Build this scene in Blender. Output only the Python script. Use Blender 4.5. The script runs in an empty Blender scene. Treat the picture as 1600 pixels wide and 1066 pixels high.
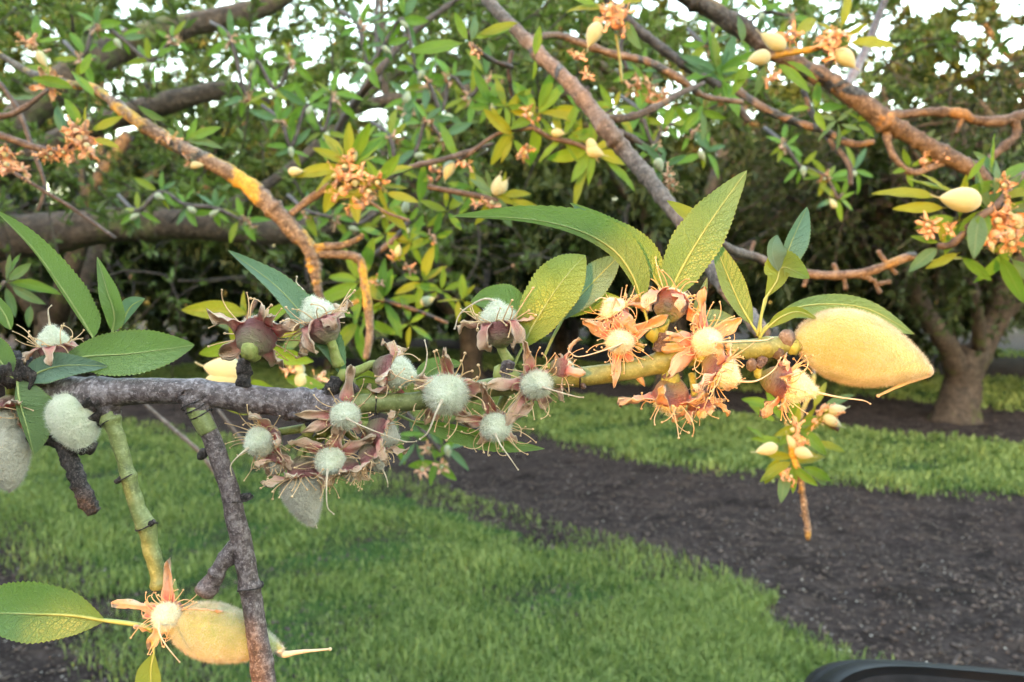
import bpy, math, random
import numpy as np
from mathutils import Vector, Matrix, Quaternion, noise

rnd = random.Random(7)
NR = np.random.default_rng(11)
PI = math.pi
scene = bpy.context.scene
COL = scene.collection

# ------------------------------------------------------------------ camera
F = 1155.0                       # focal length in pixels of a 1600 px wide picture
CAM_H = 1.55
PITCH = math.radians(2.63)
cam_d = bpy.data.cameras.new("camera")
cam = bpy.data.objects.new("camera", cam_d)
COL.objects.link(cam)
cam.location = (0, 0, CAM_H)
cam.rotation_euler = (math.radians(90) - PITCH, 0, 0)
cam_d.sensor_width = 36.0
cam_d.lens = 36.0 * F / 1600.0
cam_d.clip_start = 0.01
cam_d.clip_end = 1500
cam_d.dof.use_dof = True
cam_d.dof.focus_distance = 0.235
cam_d.dof.aperture_fstop = 20.0
scene.camera = cam

# ------------------------------------------------------------------ light
SUN_EL = math.radians(4.5)
SUN_SIDE = math.radians(20.0)     # the sun stands behind the photographer, to the left
TO_SUN = Vector((-math.sin(SUN_SIDE) * math.cos(SUN_EL), -math.cos(SUN_SIDE) * math.cos(SUN_EL), math.sin(SUN_EL)))
world = bpy.data.worlds.new("World")
scene.world = world
world.use_nodes = True
wn = world.node_tree
wn.nodes.clear()
sky = wn.nodes.new("ShaderNodeTexSky")
sky.sky_type = 'NISHITA'
sky.sun_disc = False
sky.sun_elevation = SUN_EL
sky.sun_rotation = math.atan2(TO_SUN.x, TO_SUN.y)
sky.altitude = 50
sky.dust_density = 1.5
sky.ozone_density = 0.35
bg = wn.nodes.new("ShaderNodeBackground")
bg.inputs[1].default_value = 0.15
wo = wn.nodes.new("ShaderNodeOutputWorld")
wn.links.new(sky.outputs[0], bg.inputs[0])
wn.links.new(bg.outputs[0], wo.inputs[0])
sd = bpy.data.lights.new("sun", 'SUN')
sd.energy = 2.0
sd.angle = math.radians(0.5)
sd.color = (0.25, 0.108, 0.019)    # a sun about to set, dimmed by the orchard air
sun = bpy.data.objects.new("sun", sd)
COL.objects.link(sun)
sun.rotation_euler = TO_SUN.to_track_quat('Z', 'Y').to_euler()
scene.view_settings.view_transform = 'Standard'
scene.view_settings.look = 'None'
scene.view_settings.gamma = 1
scene.view_settings.use_curve_mapping = False
scene.view_settings.exposure = 4.2
scene.render.engine = 'CYCLES'
scene.cycles.use_denoising = True
scene.cycles.max_bounces = 7
scene.cycles.diffuse_bounces = 4
scene.cycles.transmission_bounces = 4
scene.cycles.sample_clamp_indirect = 6

# ------------------------------------------------------------------ frames
CR = cam.rotation_euler.to_matrix()
RIGHT, UP, BACK = CR.col[0].copy(), CR.col[1].copy(), CR.col[2].copy()
CO = Vector((0, 0, CAM_H))
D0 = 0.235


def P(x, y, d=D0):
    return CO + RIGHT * ((x - 800) / F * d) + UP * ((533 - y) / F * d) - BACK * d


def V3(r, u, t):
    return RIGHT * r + UP * u + BACK * t


def hgt(x, y):
    return (0.020 * np.sin(x * 1.7 + y * 0.6) * np.sin(y * 1.3 - x * 0.4) + 0.012 * np.sin(x * 4.1 + 1.3) * np.sin(y * 3.7 + x)
            + 0.007 * np.sin(x * 11 + y * 5) * np.sin(y * 9 - x * 3))


def G(x, y):
    """the point of the ground seen at a pixel"""
    d = P(x, y, 1.0) - CO
    t = CO.z / -d.z
    p = CO + d * t
    return (p.x, p.y)


# ------------------------------------------------------------------ materials
class NT:
    def __init__(s, name):
        s.m = bpy.data.materials.new(name)
        s.m.use_nodes = True
        s.t = s.m.node_tree
        s.t.nodes.clear()
        s.out = s.t.nodes.new("ShaderNodeOutputMaterial")

    def n(s, typ, ins=None, **kw):
        nd = s.t.nodes.new(typ)
        for k, v in kw.items():
            setattr(nd, k, v)
        for k, v in (ins or {}).items():
            if isinstance(v, bpy.types.NodeSocket):
                s.t.links.new(v, nd.inputs[k])
            else:
                nd.inputs[k].default_value = v
        return nd

    def math(s, op, a, b=0.0, c=0.0):
        return s.n("ShaderNodeMath", {0: a, 1: b, 2: c}, operation=op).outputs[0]

    def mix(s, f, a, b):
        nd = s.n("ShaderNodeMix", {0: f, 6: a, 7: b}, data_type='RGBA')
        return nd.outputs[2]

    def ramp(s, f, stops):
        nd = s.n("ShaderNodeValToRGB", {0: f})
        e = nd.color_ramp.elements
        while len(e) < len(stops):
            e.new(0.5)
        for i, (p, c) in enumerate(stops):
            e[i].position = p
            e[i].color = c if len(c) == 4 else (*c, 1)
        return nd.outputs[0]

    def noise(s, scale, detail=4, vec=None, rough=0.6, dist=0.0):
        ins = {"Scale": scale, "Detail": detail, "Roughness": rough, "Distortion": dist}
        if vec is not None:
            ins["Vector"] = vec
        return s.n("ShaderNodeTexNoise", ins).outputs[0]

    def coord(s, which="Object", scale=None):
        o = s.n("ShaderNodeTexCoord").outputs[which]
        if scale:
            o = s.n("ShaderNodeMapping", {0: o, 3: scale}).outputs[0]
        return o

    def bump(s, h, strength, dist):
        return s.n("ShaderNodeBump", {"Height": h, "Strength": strength, "Distance": dist}).outputs[0]

    def principled(s, **kw):
        return s.n("ShaderNodeBsdfPrincipled", {k.replace("_", " "): v for k, v in kw.items()}).outputs[0]

    def done(s, sh):
        s.t.links.new(sh, s.out.inputs[0])
        return s.m


def c4(r, g, b):
    return (r, g, b, 1)


def bark(name, base, dark, light, scale, moss=None, moss_amt=0.5, bstr=0.6, bdist=0.0006, rough=0.72):
    t = NT(name)
    co = t.coord("Object")
    n1 = t.noise(scale, 8, co, 0.7)
    n2 = t.noise(scale * 0.22, 5, co, 0.6)
    n3 = t.noise(scale * 3.1, 4, co, 0.7)
    col = t.ramp(n1, [(0.32, dark), (0.5, base), (0.68, light)])
    col = t.mix(t.ramp(n3, [(0.52, (0, 0, 0)), (0.72, (1, 1, 1))]), col, c4(*[v * 1.35 for v in light]))
    if moss:
        f = t.ramp(n2, [(moss_amt, (0, 0, 0)), (moss_amt + 0.07, (1, 1, 1))])
        mcol = t.ramp(n3, [(0.35, [v * 0.55 for v in moss]), (0.65, moss)])
        col = t.mix(f, col, mcol)
    st = t.noise(1.0, 5, t.coord("UV", (9, 34, 1)), 0.65)
    st2 = t.noise(1.0, 4, t.coord("UV", (3, 120, 1)), 0.6)
    sk = t.ramp(st, [(0.56, (0, 0, 0)), (0.64, (1, 1, 1))])
    col = t.mix(t.math('MULTIPLY', sk, 0.5), col, c4(*[v * 1.2 for v in light]))
    col = t.mix(t.math('MULTIPLY', t.ramp(st2, [(0.60, (0, 0, 0)), (0.66, (1, 1, 1))]), 0.55), col, c4(*dark))
    h = t.math('ADD', t.math('ADD', n1, t.math('MULTIPLY', n3, 0.5)), t.math('ADD', t.math('MULTIPLY', st, 0.8), t.math('MULTIPLY', st2, 0.6)))
    return t.done(t.principled(Base_Color=col, Roughness=rough, Normal=t.bump(h, bstr, bdist)))


def leaf_material(name, top, top2, under, trans, vein, nveins=13):
    t = NT(name)
    uv = t.n("ShaderNodeSeparateXYZ", {0: t.coord("UV")})
    u = t.math('ABSOLUTE', t.math('SUBTRACT', t.math('MULTIPLY', uv.outputs[0], 2.0), 1.0))
    side = t.math('GREATER_THAN', uv.outputs[0], 0.5)
    v = uv.outputs[1]
    co = t.coord("Object")
    wob = t.math('MULTIPLY', t.noise(9.0, 3, t.coord("UV")), 0.9)
    q = t.math('SUBTRACT', t.math('MULTIPLY', v, float(nveins)), t.math('MULTIPLY', t.math('POWER', u, 0.85), 1.9))
    q = t.math('ADD', t.math('ADD', q, wob), t.math('MULTIPLY', side, 0.45))
    fr = t.math('ABSOLUTE', t.math('SUBTRACT', t.math('FRACT', q), 0.5))
    line = t.n("ShaderNodeMapRange", {0: fr, 1: 0.0, 2: 0.085, 3: 1.0, 4: 0.0}).outputs[0]
    vor = t.n("ShaderNodeTexVoronoi", {"Vector": t.coord("UV", (16, 46, 1)), "Scale": 1.0}, feature='DISTANCE_TO_EDGE').outputs[0]
    net = t.n("ShaderNodeMapRange", {0: vor, 1: 0.0, 2: 0.10, 3: 1.0, 4: 0.0}).outputs[0]
    mid = t.n("ShaderNodeMapRange", {0: u, 1: 0.0, 2: 0.085, 3: 1.0, 4: 0.0}).outputs[0]
    fade = t.math('SUBTRACT', 1.0, t.math('MULTIPLY', u, 0.55))
    line = t.math('MULTIPLY', line, fade)
    vv = t.math('MAXIMUM', t.math('MULTIPLY', line, 0.8), t.math('MAXIMUM', mid, t.math('MULTIPLY', net, 0.34)))
    rn = t.n("ShaderNodeObjectInfo").outputs["Random"]
    mott = t.noise(3.0, 5, t.coord("UV"), 0.6)
    base = t.mix(t.ramp(t.math('ADD', t.math('MULTIPLY', mott, 0.6), t.math('MULTIPLY', rn, 0.4)), [(0.3, (0, 0, 0)), (0.72, (1, 1, 1))]), c4(*top), c4(*top2))
    spk = t.ramp(t.noise(140, 2, co, 0.5), [(0.66, (0, 0, 0)), (0.74, (1, 1, 1))])
    base = t.mix(t.math('MULTIPLY', spk, 0.25), base, c4(0.32, 0.36, 0.16))
    blem = t.ramp(t.noise(5.5, 5, t.coord("UV", (1, 2.6, 1)), 0.75, dist=0.8), [(0.66, (0, 0, 0)), (0.70, (0.75, 0.75, 0.75))])
    base = t.mix(t.math('MULTIPLY', blem, t.math('ADD', 0.25, rn)), base, c4(0.30, 0.27, 0.09))
    base = t.mix(vv, base, c4(*vein))
    back = t.n("ShaderNodeNewGeometry").outputs["Backfacing"]
    ubase = t.mix(t.math('MULTIPLY', vv, 0.8), c4(*under), c4(*[min(1, k * 1.5) for k in under]))
    col = t.mix(back, base, ubase)
    edge = t.n("ShaderNodeMapRange", {0: u, 1: 0.90, 2: 1.0, 3: 0.0, 4: 0.55}).outputs[0]
    col = t.mix(edge, col, c4(0.30, 0.36, 0.10))
    h = t.math('SUBTRACT', t.math('MULTIPLY', mott, 0.3), t.math('MULTIPLY', t.math('ADD', line, t.math('MULTIPLY', net, 0.6)), 1.0))
    bp = t.bump(h, 1.0, 0.0003)
    rough = t.math('ADD', 0.27, t.math('MULTIPLY', mott, 0.3))
    pr = t.principled(Base_Color=col, Roughness=rough, Normal=bp, Specular_IOR_Level=0.45)
    tcol = t.mix(t.math('MULTIPLY', vv, 0.5), c4(*trans), c4(*[k * 0.55 for k in trans]))
    tr = t.n("ShaderNodeBsdfTranslucent", {0: tcol, "Normal": bp}).outputs[0]
    return t.done(t.n("ShaderNodeMixShader", {0: 0.34, 1: pr, 2: tr}).outputs[0])


def foliage_material(name, a, b, trans):
    t = NT(name)
    uv = t.n("ShaderNodeSeparateXYZ", {0: t.coord("UV")})
    rn = t.n("ShaderNodeObjectInfo").outputs["Random"]
    col = t.mix(uv.outputs[0], c4(*a), c4(*b))
    col = t.mix(t.math('MULTIPLY', rn, 0.25), col, c4(a[0] * 1.4, a[1] * 0.9, a[2]))
    pr = t.principled(Base_Color=col, Roughness=0.5, Specular_IOR_Level=0.4)
    tr = t.n("ShaderNodeBsdfTranslucent", {0: c4(*trans)}).outputs[0]
    return t.done(t.n("ShaderNodeMixShader", {0: 0.32, 1: pr, 2: tr}).outputs[0])


def simple(name, a, b, scale, rough=0.8, bstr=0.3, bdist=0.0003, sheen=0.0, trans=0.0, stretch=None, detail=5):
    t = NT(name)
    co = t.coord("Object", stretch) if stretch else t.coord("Object")
    n = t.noise(scale, detail, co, 0.65)
    col = t.ramp(n, [(0.35, a), (0.65, b)])
    kw = dict(Base_Color=col, Roughness=rough, Normal=t.bump(n, bstr, bdist))
    if sheen:
        kw.update(Sheen_Weight=sheen, Sheen_Roughness=0.5, Sheen_Tint=c4(1, 1, 0.96))
    pr = t.principled(**kw)
    if trans:
        tr = t.n("ShaderNodeBsdfTranslucent", {0: col}).outputs[0]
        pr = t.n("ShaderNodeMixShader", {0: trans, 1: pr, 2: tr}).outputs[0]
    return t.done(pr)


M = {}
M['bark_grey'] = bark("bark_grey", (0.095, 0.07, 0.073), (0.025, 0.017, 0.018), (0.30, 0.26, 0.275), 260, bstr=0.8, bdist=0.0004, rough=0.5)
M['bark_plum'] = bark("bark_plum", (0.085, 0.058, 0.060), (0.024, 0.015, 0.016), (0.25, 0.21, 0.21), 420, bstr=0.7, moss=(0.22, 0.23, 0.10), moss_amt=0.66, rough=0.5)
M['bark_green'] = bark("bark_green", (0.17, 0.20, 0.065), (0.10, 0.12, 0.04), (0.24, 0.27, 0.11), 240, bstr=0.2, bdist=0.0003, rough=0.5, moss=(0.14, 0.11, 0.10), moss_amt=0.66)
M['bark_black'] = bark("bark_black", (0.022, 0.016, 0.016), (0.006, 0.005, 0.005), (0.13, 0.105, 0.10), 500, bstr=1.0)
M['bark_lichen'] = bark("bark_lichen", (0.12, 0.095, 0.082), (0.04, 0.03, 0.026), (0.30, 0.26, 0.21), 110, bstr=1.0, bdist=0.002, moss=(0.60, 0.42, 0.07), moss_amt=0.47)
M['bark_tan'] = bark("bark_tan", (0.135, 0.105, 0.092), (0.05, 0.037, 0.032), (0.26, 0.22, 0.195), 120, bstr=0.9, bdist=0.0015, moss=(0.36, 0.26, 0.12), moss_amt=0.62)
M['bark_dark'] = bark("bark_dark", (0.075, 0.06, 0.058), (0.025, 0.02, 0.02), (0.15, 0.13, 0.125), 90, bstr=0.8, bdist=0.001)
M['bark_rust'] = bark("bark_rust", (0.085, 0.064, 0.055), (0.025, 0.018, 0.016), (0.19, 0.16, 0.14), 90, bstr=1.0, bdist=0.002, moss=(0.34, 0.21, 0.09), moss_amt=0.57)
M['bark_tree'] = bark("bark_tree", (0.065, 0.048, 0.037), (0.02, 0.014, 0.011), (0.13, 0.10, 0.078), 14, bstr=1.0, bdist=0.02, moss=(0.10, 0.12, 0.035), moss_amt=0.56)
M['leaf'] = leaf_material("almond_leaf", (0.075, 0.21, 0.018), (0.17, 0.35, 0.032), (0.19, 0.30, 0.13), (0.28, 0.45, 0.03), (0.22, 0.36, 0.10))
M['leaf_blue'] = leaf_material("almond_leaf_bluish", (0.075, 0.17, 0.09), (0.11, 0.24, 0.12), (0.23, 0.36, 0.28), (0.18, 0.34, 0.07), (0.25, 0.38, 0.2))
M['leaf_yellow'] = leaf_material("almond_leaf_yellow", (0.13, 0.21, 0.015), (0.26, 0.32, 0.025), (0.24, 0.34, 0.08), (0.5, 0.55, 0.03), (0.38, 0.42, 0.08))
M['midleaf'] = foliage_material("spray_leaf", (0.06, 0.15, 0.025), (0.13, 0.26, 0.05), (0.26, 0.42, 0.04))
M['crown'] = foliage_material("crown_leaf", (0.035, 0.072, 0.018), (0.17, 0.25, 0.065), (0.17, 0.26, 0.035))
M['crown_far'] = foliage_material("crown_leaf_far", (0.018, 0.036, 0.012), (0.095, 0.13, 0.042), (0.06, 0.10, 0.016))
M['grass'] = foliage_material("grass_blade", (0.05, 0.12, 0.022), (0.40, 0.50, 0.16), (0.22, 0.33, 0.08))
M['fruit'] = simple("fruit_skin", (0.58, 0.63, 0.45), (0.76, 0.78, 0.63), 3.0, 0.95, 0.5, 0.05, sheen=0.7)
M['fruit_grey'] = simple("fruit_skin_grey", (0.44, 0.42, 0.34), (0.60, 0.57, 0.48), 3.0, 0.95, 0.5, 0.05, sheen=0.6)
M['fuzz'] = simple("fruit_fuzz", (0.78, 0.81, 0.68), (0.92, 0.92, 0.83), 5.0, 0.9, 0, 0.01, trans=0.35)
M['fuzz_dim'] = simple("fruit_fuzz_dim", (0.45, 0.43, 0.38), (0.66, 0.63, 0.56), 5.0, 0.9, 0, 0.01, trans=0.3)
M['fuzz_gold'] = simple("fruit_fuzz_gold", (0.50, 0.47, 0.34), (0.80, 0.76, 0.66), 5.0, 0.9, 0, 0.01, trans=0.35)
M['style'] = simple("style_skin", (0.58, 0.47, 0.34), (0.78, 0.68, 0.54), 4.0, 0.8, 0.2, 0.02, trans=0.2)
M['stamen'] = simple("dry_stamen", (0.66, 0.44, 0.24), (0.90, 0.68, 0.42), 3.0, 0.7, 0, 0.01, trans=0.25)
M['pedicel'] = simple("green_pedicel", (0.22, 0.27, 0.05), (0.36, 0.38, 0.13), 3.0, 0.6, 0.3, 0.03)
M['nut'] = simple("small_fruit_skin", (0.25, 0.32, 0.19), (0.42, 0.45, 0.32), 60, 0.9, 0.1, 0.0005, sheen=0.5)
M['petal'] = simple("fallen_petal", (0.50, 0.45, 0.40), (0.75, 0.72, 0.68), 30, 0.8, 0, 0.001)
M['midrib'] = simple("leaf_midrib", (0.30, 0.40, 0.12), (0.42, 0.50, 0.20), 200, 0.5, 0.1, 0.0001, trans=0.2)


def mk_sepal():
    t = NT("dry_sepal")
    uv = t.n("ShaderNodeSeparateXYZ", {0: t.coord("UV")})
    n = t.noise(5.0, 5, t.coord("Object"), 0.65)
    f = t.math('ADD', uv.outputs[1], t.math('MULTIPLY', t.math('SUBTRACT', n, 0.5), 0.4))
    col = t.ramp(f, [(0.0, (0.78, 0.18, 0.20)), (0.24, (0.93, 0.50, 0.43)), (0.55, (0.94, 0.66, 0.50)), (0.95, (0.82, 0.58, 0.38))])
    edge = t.math('ABSOLUTE', t.math('SUBTRACT', uv.outputs[0], 0.5))
    col = t.mix(t.n("ShaderNodeMapRange", {0: edge, 1: 0.3, 2: 0.5, 3: 0.0, 4: 0.8}).outputs[0], col, c4(0.92, 0.78, 0.62))
    col = t.mix(t.ramp(t.noise(7.0, 4, t.coord("Object"), 0.7), [(0.58, (0, 0, 0)), (0.68, (0.6, 0.6, 0.6))]), col, c4(0.50, 0.28, 0.14))
    w = t.n("ShaderNodeTexWave", {"Vector": t.coord("UV"), "Scale": 5.0, "Distortion": 3.0, "Detail": 2.0}, bands_direction='X').outputs[1]
    pr = t.principled(Base_Color=col, Roughness=0.75, Normal=t.bump(w, 0.5, 0.06))
    tr = t.n("ShaderNodeBsdfTranslucent", {0: col}).outputs[0]
    return t.done(t.n("ShaderNodeMixShader", {0: 0.3, 1: pr, 2: tr}).outputs[0])


def mk_cup():
    t = NT("calyx_cup")
    co = t.coord("Object")
    z = t.n("ShaderNodeSeparateXYZ", {0: co}).outputs[2]
    n = t.noise(3.2, 5, t.coord("Object", (1, 1, 3.5)), 0.7, dist=0.6)
    f = t.math('ADD', t.math('ADD', z, 1.25), t.math('MULTIPLY', t.math('SUBTRACT', n, 0.5), 0.9))
    col = t.ramp(f, [(0.0, (0.42, 0.48, 0.16)), (0.28, (0.74, 0.62, 0.36)), (0.62, (0.84, 0.58, 0.44)), (1.0, (0.86, 0.36, 0.36))])
    col = t.mix(t.ramp(n, [(0.58, (0, 0, 0)), (0.66, (1, 1, 1))]), col, c4(0.52, 0.30, 0.20))
    return t.done(t.principled(Base_Color=col, Roughness=0.6, Normal=t.bump(n, 1.0, 0.25)))


def mk_bigfruit():
    t = NT("large_fruit_skin")
    co = t.coord("Object")
    n = t.noise(3.0, 6, co, 0.7)
    n2 = t.noise(22.0, 4, co, 0.7)
    col = t.ramp(n, [(0.3, (0.28, 0.38, 0.085)), (0.58, (0.43, 0.46, 0.15)), (0.8, (0.52, 0.44, 0.25))])
    col = t.mix(t.math('MULTIPLY', n2, 0.3), col, c4(0.42, 0.38, 0.24))
    return t.done(t.principled(Base_Color=col, Roughness=0.95, Sheen_Weight=0.8, Sheen_Roughness=0.45, Normal=t.bump(n2, 0.5, 0.03)))


def mk_soil():
    t = NT("dark_soil")
    co = t.coord("Object")
    n1 = t.noise(0.9, 6, co, 0.6)
    n2 = t.noise(22, 8, co, 0.75)
    n3 = t.noise(130, 3, co, 0.6)
    n4 = t.noise(3.2, 6, t.coord("Object", (1, 1.0, 1)), 0.7)
    col = t.ramp(n2, [(0.32, (0.012, 0.009, 0.009)), (0.5, (0.048, 0.036, 0.035)), (0.7, (0.15, 0.118, 0.112))])
    col = t.mix(t.ramp(n1, [(0.4, (0, 0, 0)), (0.7, (0.5, 0.5, 0.5))]), col, c4(0.075, 0.055, 0.052))
    col = t.mix(t.ramp(n4, [(0.5, (0, 0, 0)), (0.62, (0.8, 0.8, 0.8))]), col, c4(0.014, 0.010, 0.010))
    n5 = t.noise(1.0, 6, t.coord("Object", (2.2, 5.5, 1)), 0.7)
    col = t.mix(t.ramp(n5, [(0.53, (0, 0, 0)), (0.66, (0.7, 0.7, 0.7))]), col, c4(0.12, 0.088, 0.075))
    col = t.mix(t.ramp(n3, [(0.62, (0, 0, 0)), (0.74, (0.6, 0.6, 0.6))]), col, c4(0.2, 0.165, 0.15))
    h = t.math('ADD', t.math('MULTIPLY', n2, 1.0), t.math('MULTIPLY', n3, 0.3))
    return t.done(t.principled(Base_Color=col, Roughness=0.95, Specular_IOR_Level=0.15, Normal=t.bump(h, 1.0, 0.035)))


def mk_turf():
    t = NT("turf_under_blades")
    co = t.coord("Object")
    n1 = t.noise(1.6, 5, co, 0.6)
    n2 = t.noise(45, 6, co, 0.7)
    col = t.ramp(n2, [(0.3, (0.018, 0.045, 0.012)), (0.55, (0.055, 0.12, 0.03)), (0.75, (0.10, 0.19, 0.05))])
    col = t.mix(t.ramp(n1, [(0.47, (0, 0, 0)), (0.62, (0.8, 0.8, 0.8))]), col, c4(0.045, 0.038, 0.026))
    return t.done(t.principled(Base_Color=col, Roughness=0.9, Specular_IOR_Level=0.15, Normal=t.bump(n2, 0.9, 0.03)))


M['sepal'] = mk_sepal()
M['cup'] = mk_cup()
M['bigfruit'] = mk_bigfruit()
M['soil'] = mk_soil()
M['turf'] = mk_turf()


# ------------------------------------------------------------------ object helpers
def mesh_np(name, V, Fc, uv=None, mats=(), smooth=True, midx=None):
    """V (n,3), Fc (m,k) all faces with k corners"""
    me = bpy.data.meshes.new(name)
    V = np.asarray(V, dtype=np.float32)
    Fc = np.asarray(Fc, dtype=np.int32)
    m, k = Fc.shape
    me.vertices.add(len(V))
    me.vertices.foreach_set("co", V.ravel())
    me.loops.add(m * k)
    me.loops.foreach_set("vertex_index", Fc.ravel())
    me.polygons.add(m)
    me.polygons.foreach_set("loop_start", np.arange(0, m * k, k, dtype=np.int32))
    me.polygons.foreach_set("loop_total", np.full(m, k, dtype=np.int32))
    if smooth:
        me.polygons.foreach_set("use_smooth", np.ones(m, dtype=bool))
    if midx is not None:
        me.polygons.foreach_set("material_index", np.asarray(midx, dtype=np.int32))
    if uv is not None:
        l = me.uv_layers.new(name="UVMap")
        l.data.foreach_set("uv", np.asarray(uv, dtype=np.float32)[Fc.ravel()].ravel())
    for mt in mats:
        me.materials.append(mt)
    me.update(calc_edges=True)
    return me


class MB:
    """collects quads/tris; degenerate quads are written as triangles"""

    def __init__(s):
        s.v, s.f, s.uv, s.mi = [], [], [], []

    def add(s, verts, faces, uvs=None, mi=0):
        o = len(s.v)
        s.v.extend([tuple(v) for v in verts])
        s.uv.extend(uvs if uvs is not None else [(0.5, 0.5)] * len(verts))
        s.f.extend([tuple(i + o for i in f) for f in faces])
        s.mi.extend([mi] * len(faces))

    def mesh(s, name, *mats, smooth=True):
        me = bpy.data.meshes.new(name)
        me.from_pydata(s.v, [], s.f)
        l = me.uv_layers.new(name="UVMap")
        li = np.empty(len(me.loops), dtype=np.int32)
        me.loops.foreach_get("vertex_index", li)
        l.data.foreach_set("uv", np.asarray(s.uv, dtype=np.float32)[li].ravel())
        me.polygons.foreach_set("use_smooth", np.full(len(me.polygons), smooth))
        me.polygons.foreach_set("material_index", np.asarray(s.mi, dtype=np.int32))
        for m in mats:
            me.materials.append(m)
        me.update()
        return me


def obj(name, me, parent=None, mat=None):
    o = bpy.data.objects.new(name, me)
    COL.objects.link(o)
    if parent is not None:
        o.parent = parent
    if mat is not None:
        o.matrix_basis = mat
    return o


def thing(name, label, cat, loc, group=None):
    o = bpy.data.objects.new(name, None)
    COL.objects.link(o)
    o.empty_display_size = 0.02
    o.location = loc
    o['label'] = label
    o['category'] = cat
    if group:
        o['group'] = group
    return o


def world_part(name, mb, parent, *mats, kind=None):
    """a mesh built in world coordinates, re-based on its parent"""
    me = mb.mesh(name, *mats)
    off = parent.location.copy()
    me.transform(Matrix.Translation(-off))
    o = obj(name, me, parent)
    if kind:
        o['kind'] = kind
    return o


def catmull(pts, n):
    """pts: list of tuples of any width -> n resampled along the curve"""
    A = np.array(pts, dtype=float)
    if len(A) == 2:
        t = np.linspace(0, 1, n)[:, None]
        return A[0] * (1 - t) + A[1] * t
    E = np.vstack([2 * A[0] - A[1], A, 2 * A[-1] - A[-2]])
    k = len(A) - 1
    out = []
    for s in np.linspace(0, k, n):
        i = min(int(s), k - 1)
        t = s - i
        p0, p1, p2, p3 = E[i], E[i + 1], E[i + 2], E[i + 3]
        out.append(0.5 * ((2 * p1) + (-p0 + p2) * t + (2 * p0 - 5 * p1 + 4 * p2 - p3) * t * t + (-p0 + 3 * p1 - 3 * p2 + p3) * t ** 3))
    return np.array(out)


def tube(mb, path, rad, seg=8, mi=0, rough=0.0, nscale=300.0, cap=True, lobes=0.0, uvu=None):
    """path (n,3) rad (n,)"""
    path = [Vector(p) for p in path]
    n = len(path)
    t = (path[1] - path[0]).normalized()
    up = Vector((0, 0, 1)) if abs(t.z) < 0.9 else Vector((1, 0, 0))
    a = t.cross(up).normalized()
    vs, uv = [], []
    ph = rnd.random() * 6
    for i in range(n):
        t2 = (path[min(i + 1, n - 1)] - path[max(i - 1, 0)])
        if t2.length > 1e-12:
            t2.normalize()
            q = t.rotation_difference(t2)
            a = q @ a
            t = t2
        b = t.cross(a)
        for j in range(seg):
            an = 2 * PI * j / seg
            d = a * math.cos(an) + b * math.sin(an)
            r = rad[i]
            if lobes:
                r *= 1 + lobes * math.sin(an * 3 + ph + i * 0.15)
            p = path[i] + d * r
            if rough:
                r2 = rough * rad[i]
                p = p + d * (noise.noise(p * nscale) * r2 + noise.noise(p * nscale * 2.7) * r2 * 0.5)
            vs.append(p)
            uv.append((j / seg if uvu is None else uvu, i / (n - 1)))
    fs = [(i * seg + j, i * seg + (j + 1) % seg, (i + 1) * seg + (j + 1) % seg, (i + 1) * seg + j) for i in range(n - 1) for j in range(seg)]
    if cap:
        vs.append(path[-1] + t * rad[-1] * 0.4)
        uv.append((0.5, 1))
        k = len(vs) - 1
        fs += [((n - 1) * seg + j, (n - 1) * seg + (j + 1) % seg, k) for j in range(seg)]
        vs.append(path[0])
        uv.append((0.5, 0))
        k = len(vs) - 1
        fs += [((j + 1) % seg, j, k) for j in range(seg)]
    mb.add(vs, fs, uv, mi)


def blob(mb, c, r, mi=0, seg=6, rings=4, squash=(1, 1, 1), jitter=0.0, nsc=3.0):
    vs, fs = [], []
    c = Vector(c)
    for i in range(rings + 1):
        th = PI * i / rings
        for j in range(seg):
            ph = 2 * PI * j / seg
            d = Vector((math.sin(th) * math.cos(ph) * squash[0], math.sin(th) * math.sin(ph) * squash[1], math.cos(th) * squash[2]))
            k = 1 + (noise.noise(d * nsc + c * 50) * jitter if jitter else 0)
            vs.append(c + d * r * k)
    for i in range(rings):
        for j in range(seg):
            fs.append((i * seg + j, (i + 1) * seg + j, (i + 1) * seg + (j + 1) % seg, i * seg + (j + 1) % seg))
    mb.add(vs, fs, None, mi)


def lathe(mb, prof, seg, mi=0, sq=(1, 1), wr=0.0, wf=5.0, bend=0.0, close=True):
    """prof: [(z, r)] from bottom to top"""
    vs, fs, uv = [], [], []
    n = len(prof)
    for i, (z, r) in enumerate(prof):
        for j in range(seg):
            an = 2 * PI * j / seg
            x, y = math.cos(an) * r * sq[0], math.sin(an) * r * sq[1]
            p = Vector((x, y, z))
            if wr:
                k = 1 + wr * (noise.noise(Vector((x * wf, y * wf, z * wf * 0.5))) + 0.5 * math.sin(an * 10 + z * 3) * 0.5)
                p = Vector((x * k, y * k, z))
            p.x += bend * z * z
            vs.append(p)
            uv.append((j / seg, i / (n - 1)))
    for i in range(n - 1):
        for j in range(seg):
            fs.append((i * seg + j, i * seg + (j + 1) % seg, (i + 1) * seg + (j + 1) % seg, (i + 1) * seg + j))
    mb.add(vs, fs, uv, mi)


# ------------------------------------------------------------------ leaves of the near branch
def prof_leaf(t, peak=0.45):
    a = t ** (0.62 / (1.0)) if t > 0 else 0
    k = math.log(0.5) / math.log(peak)
    s = math.sin(PI * (t ** k)) if 0 < t < 1 else 0
    return max(0.0, s) ** 0.80


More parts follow.
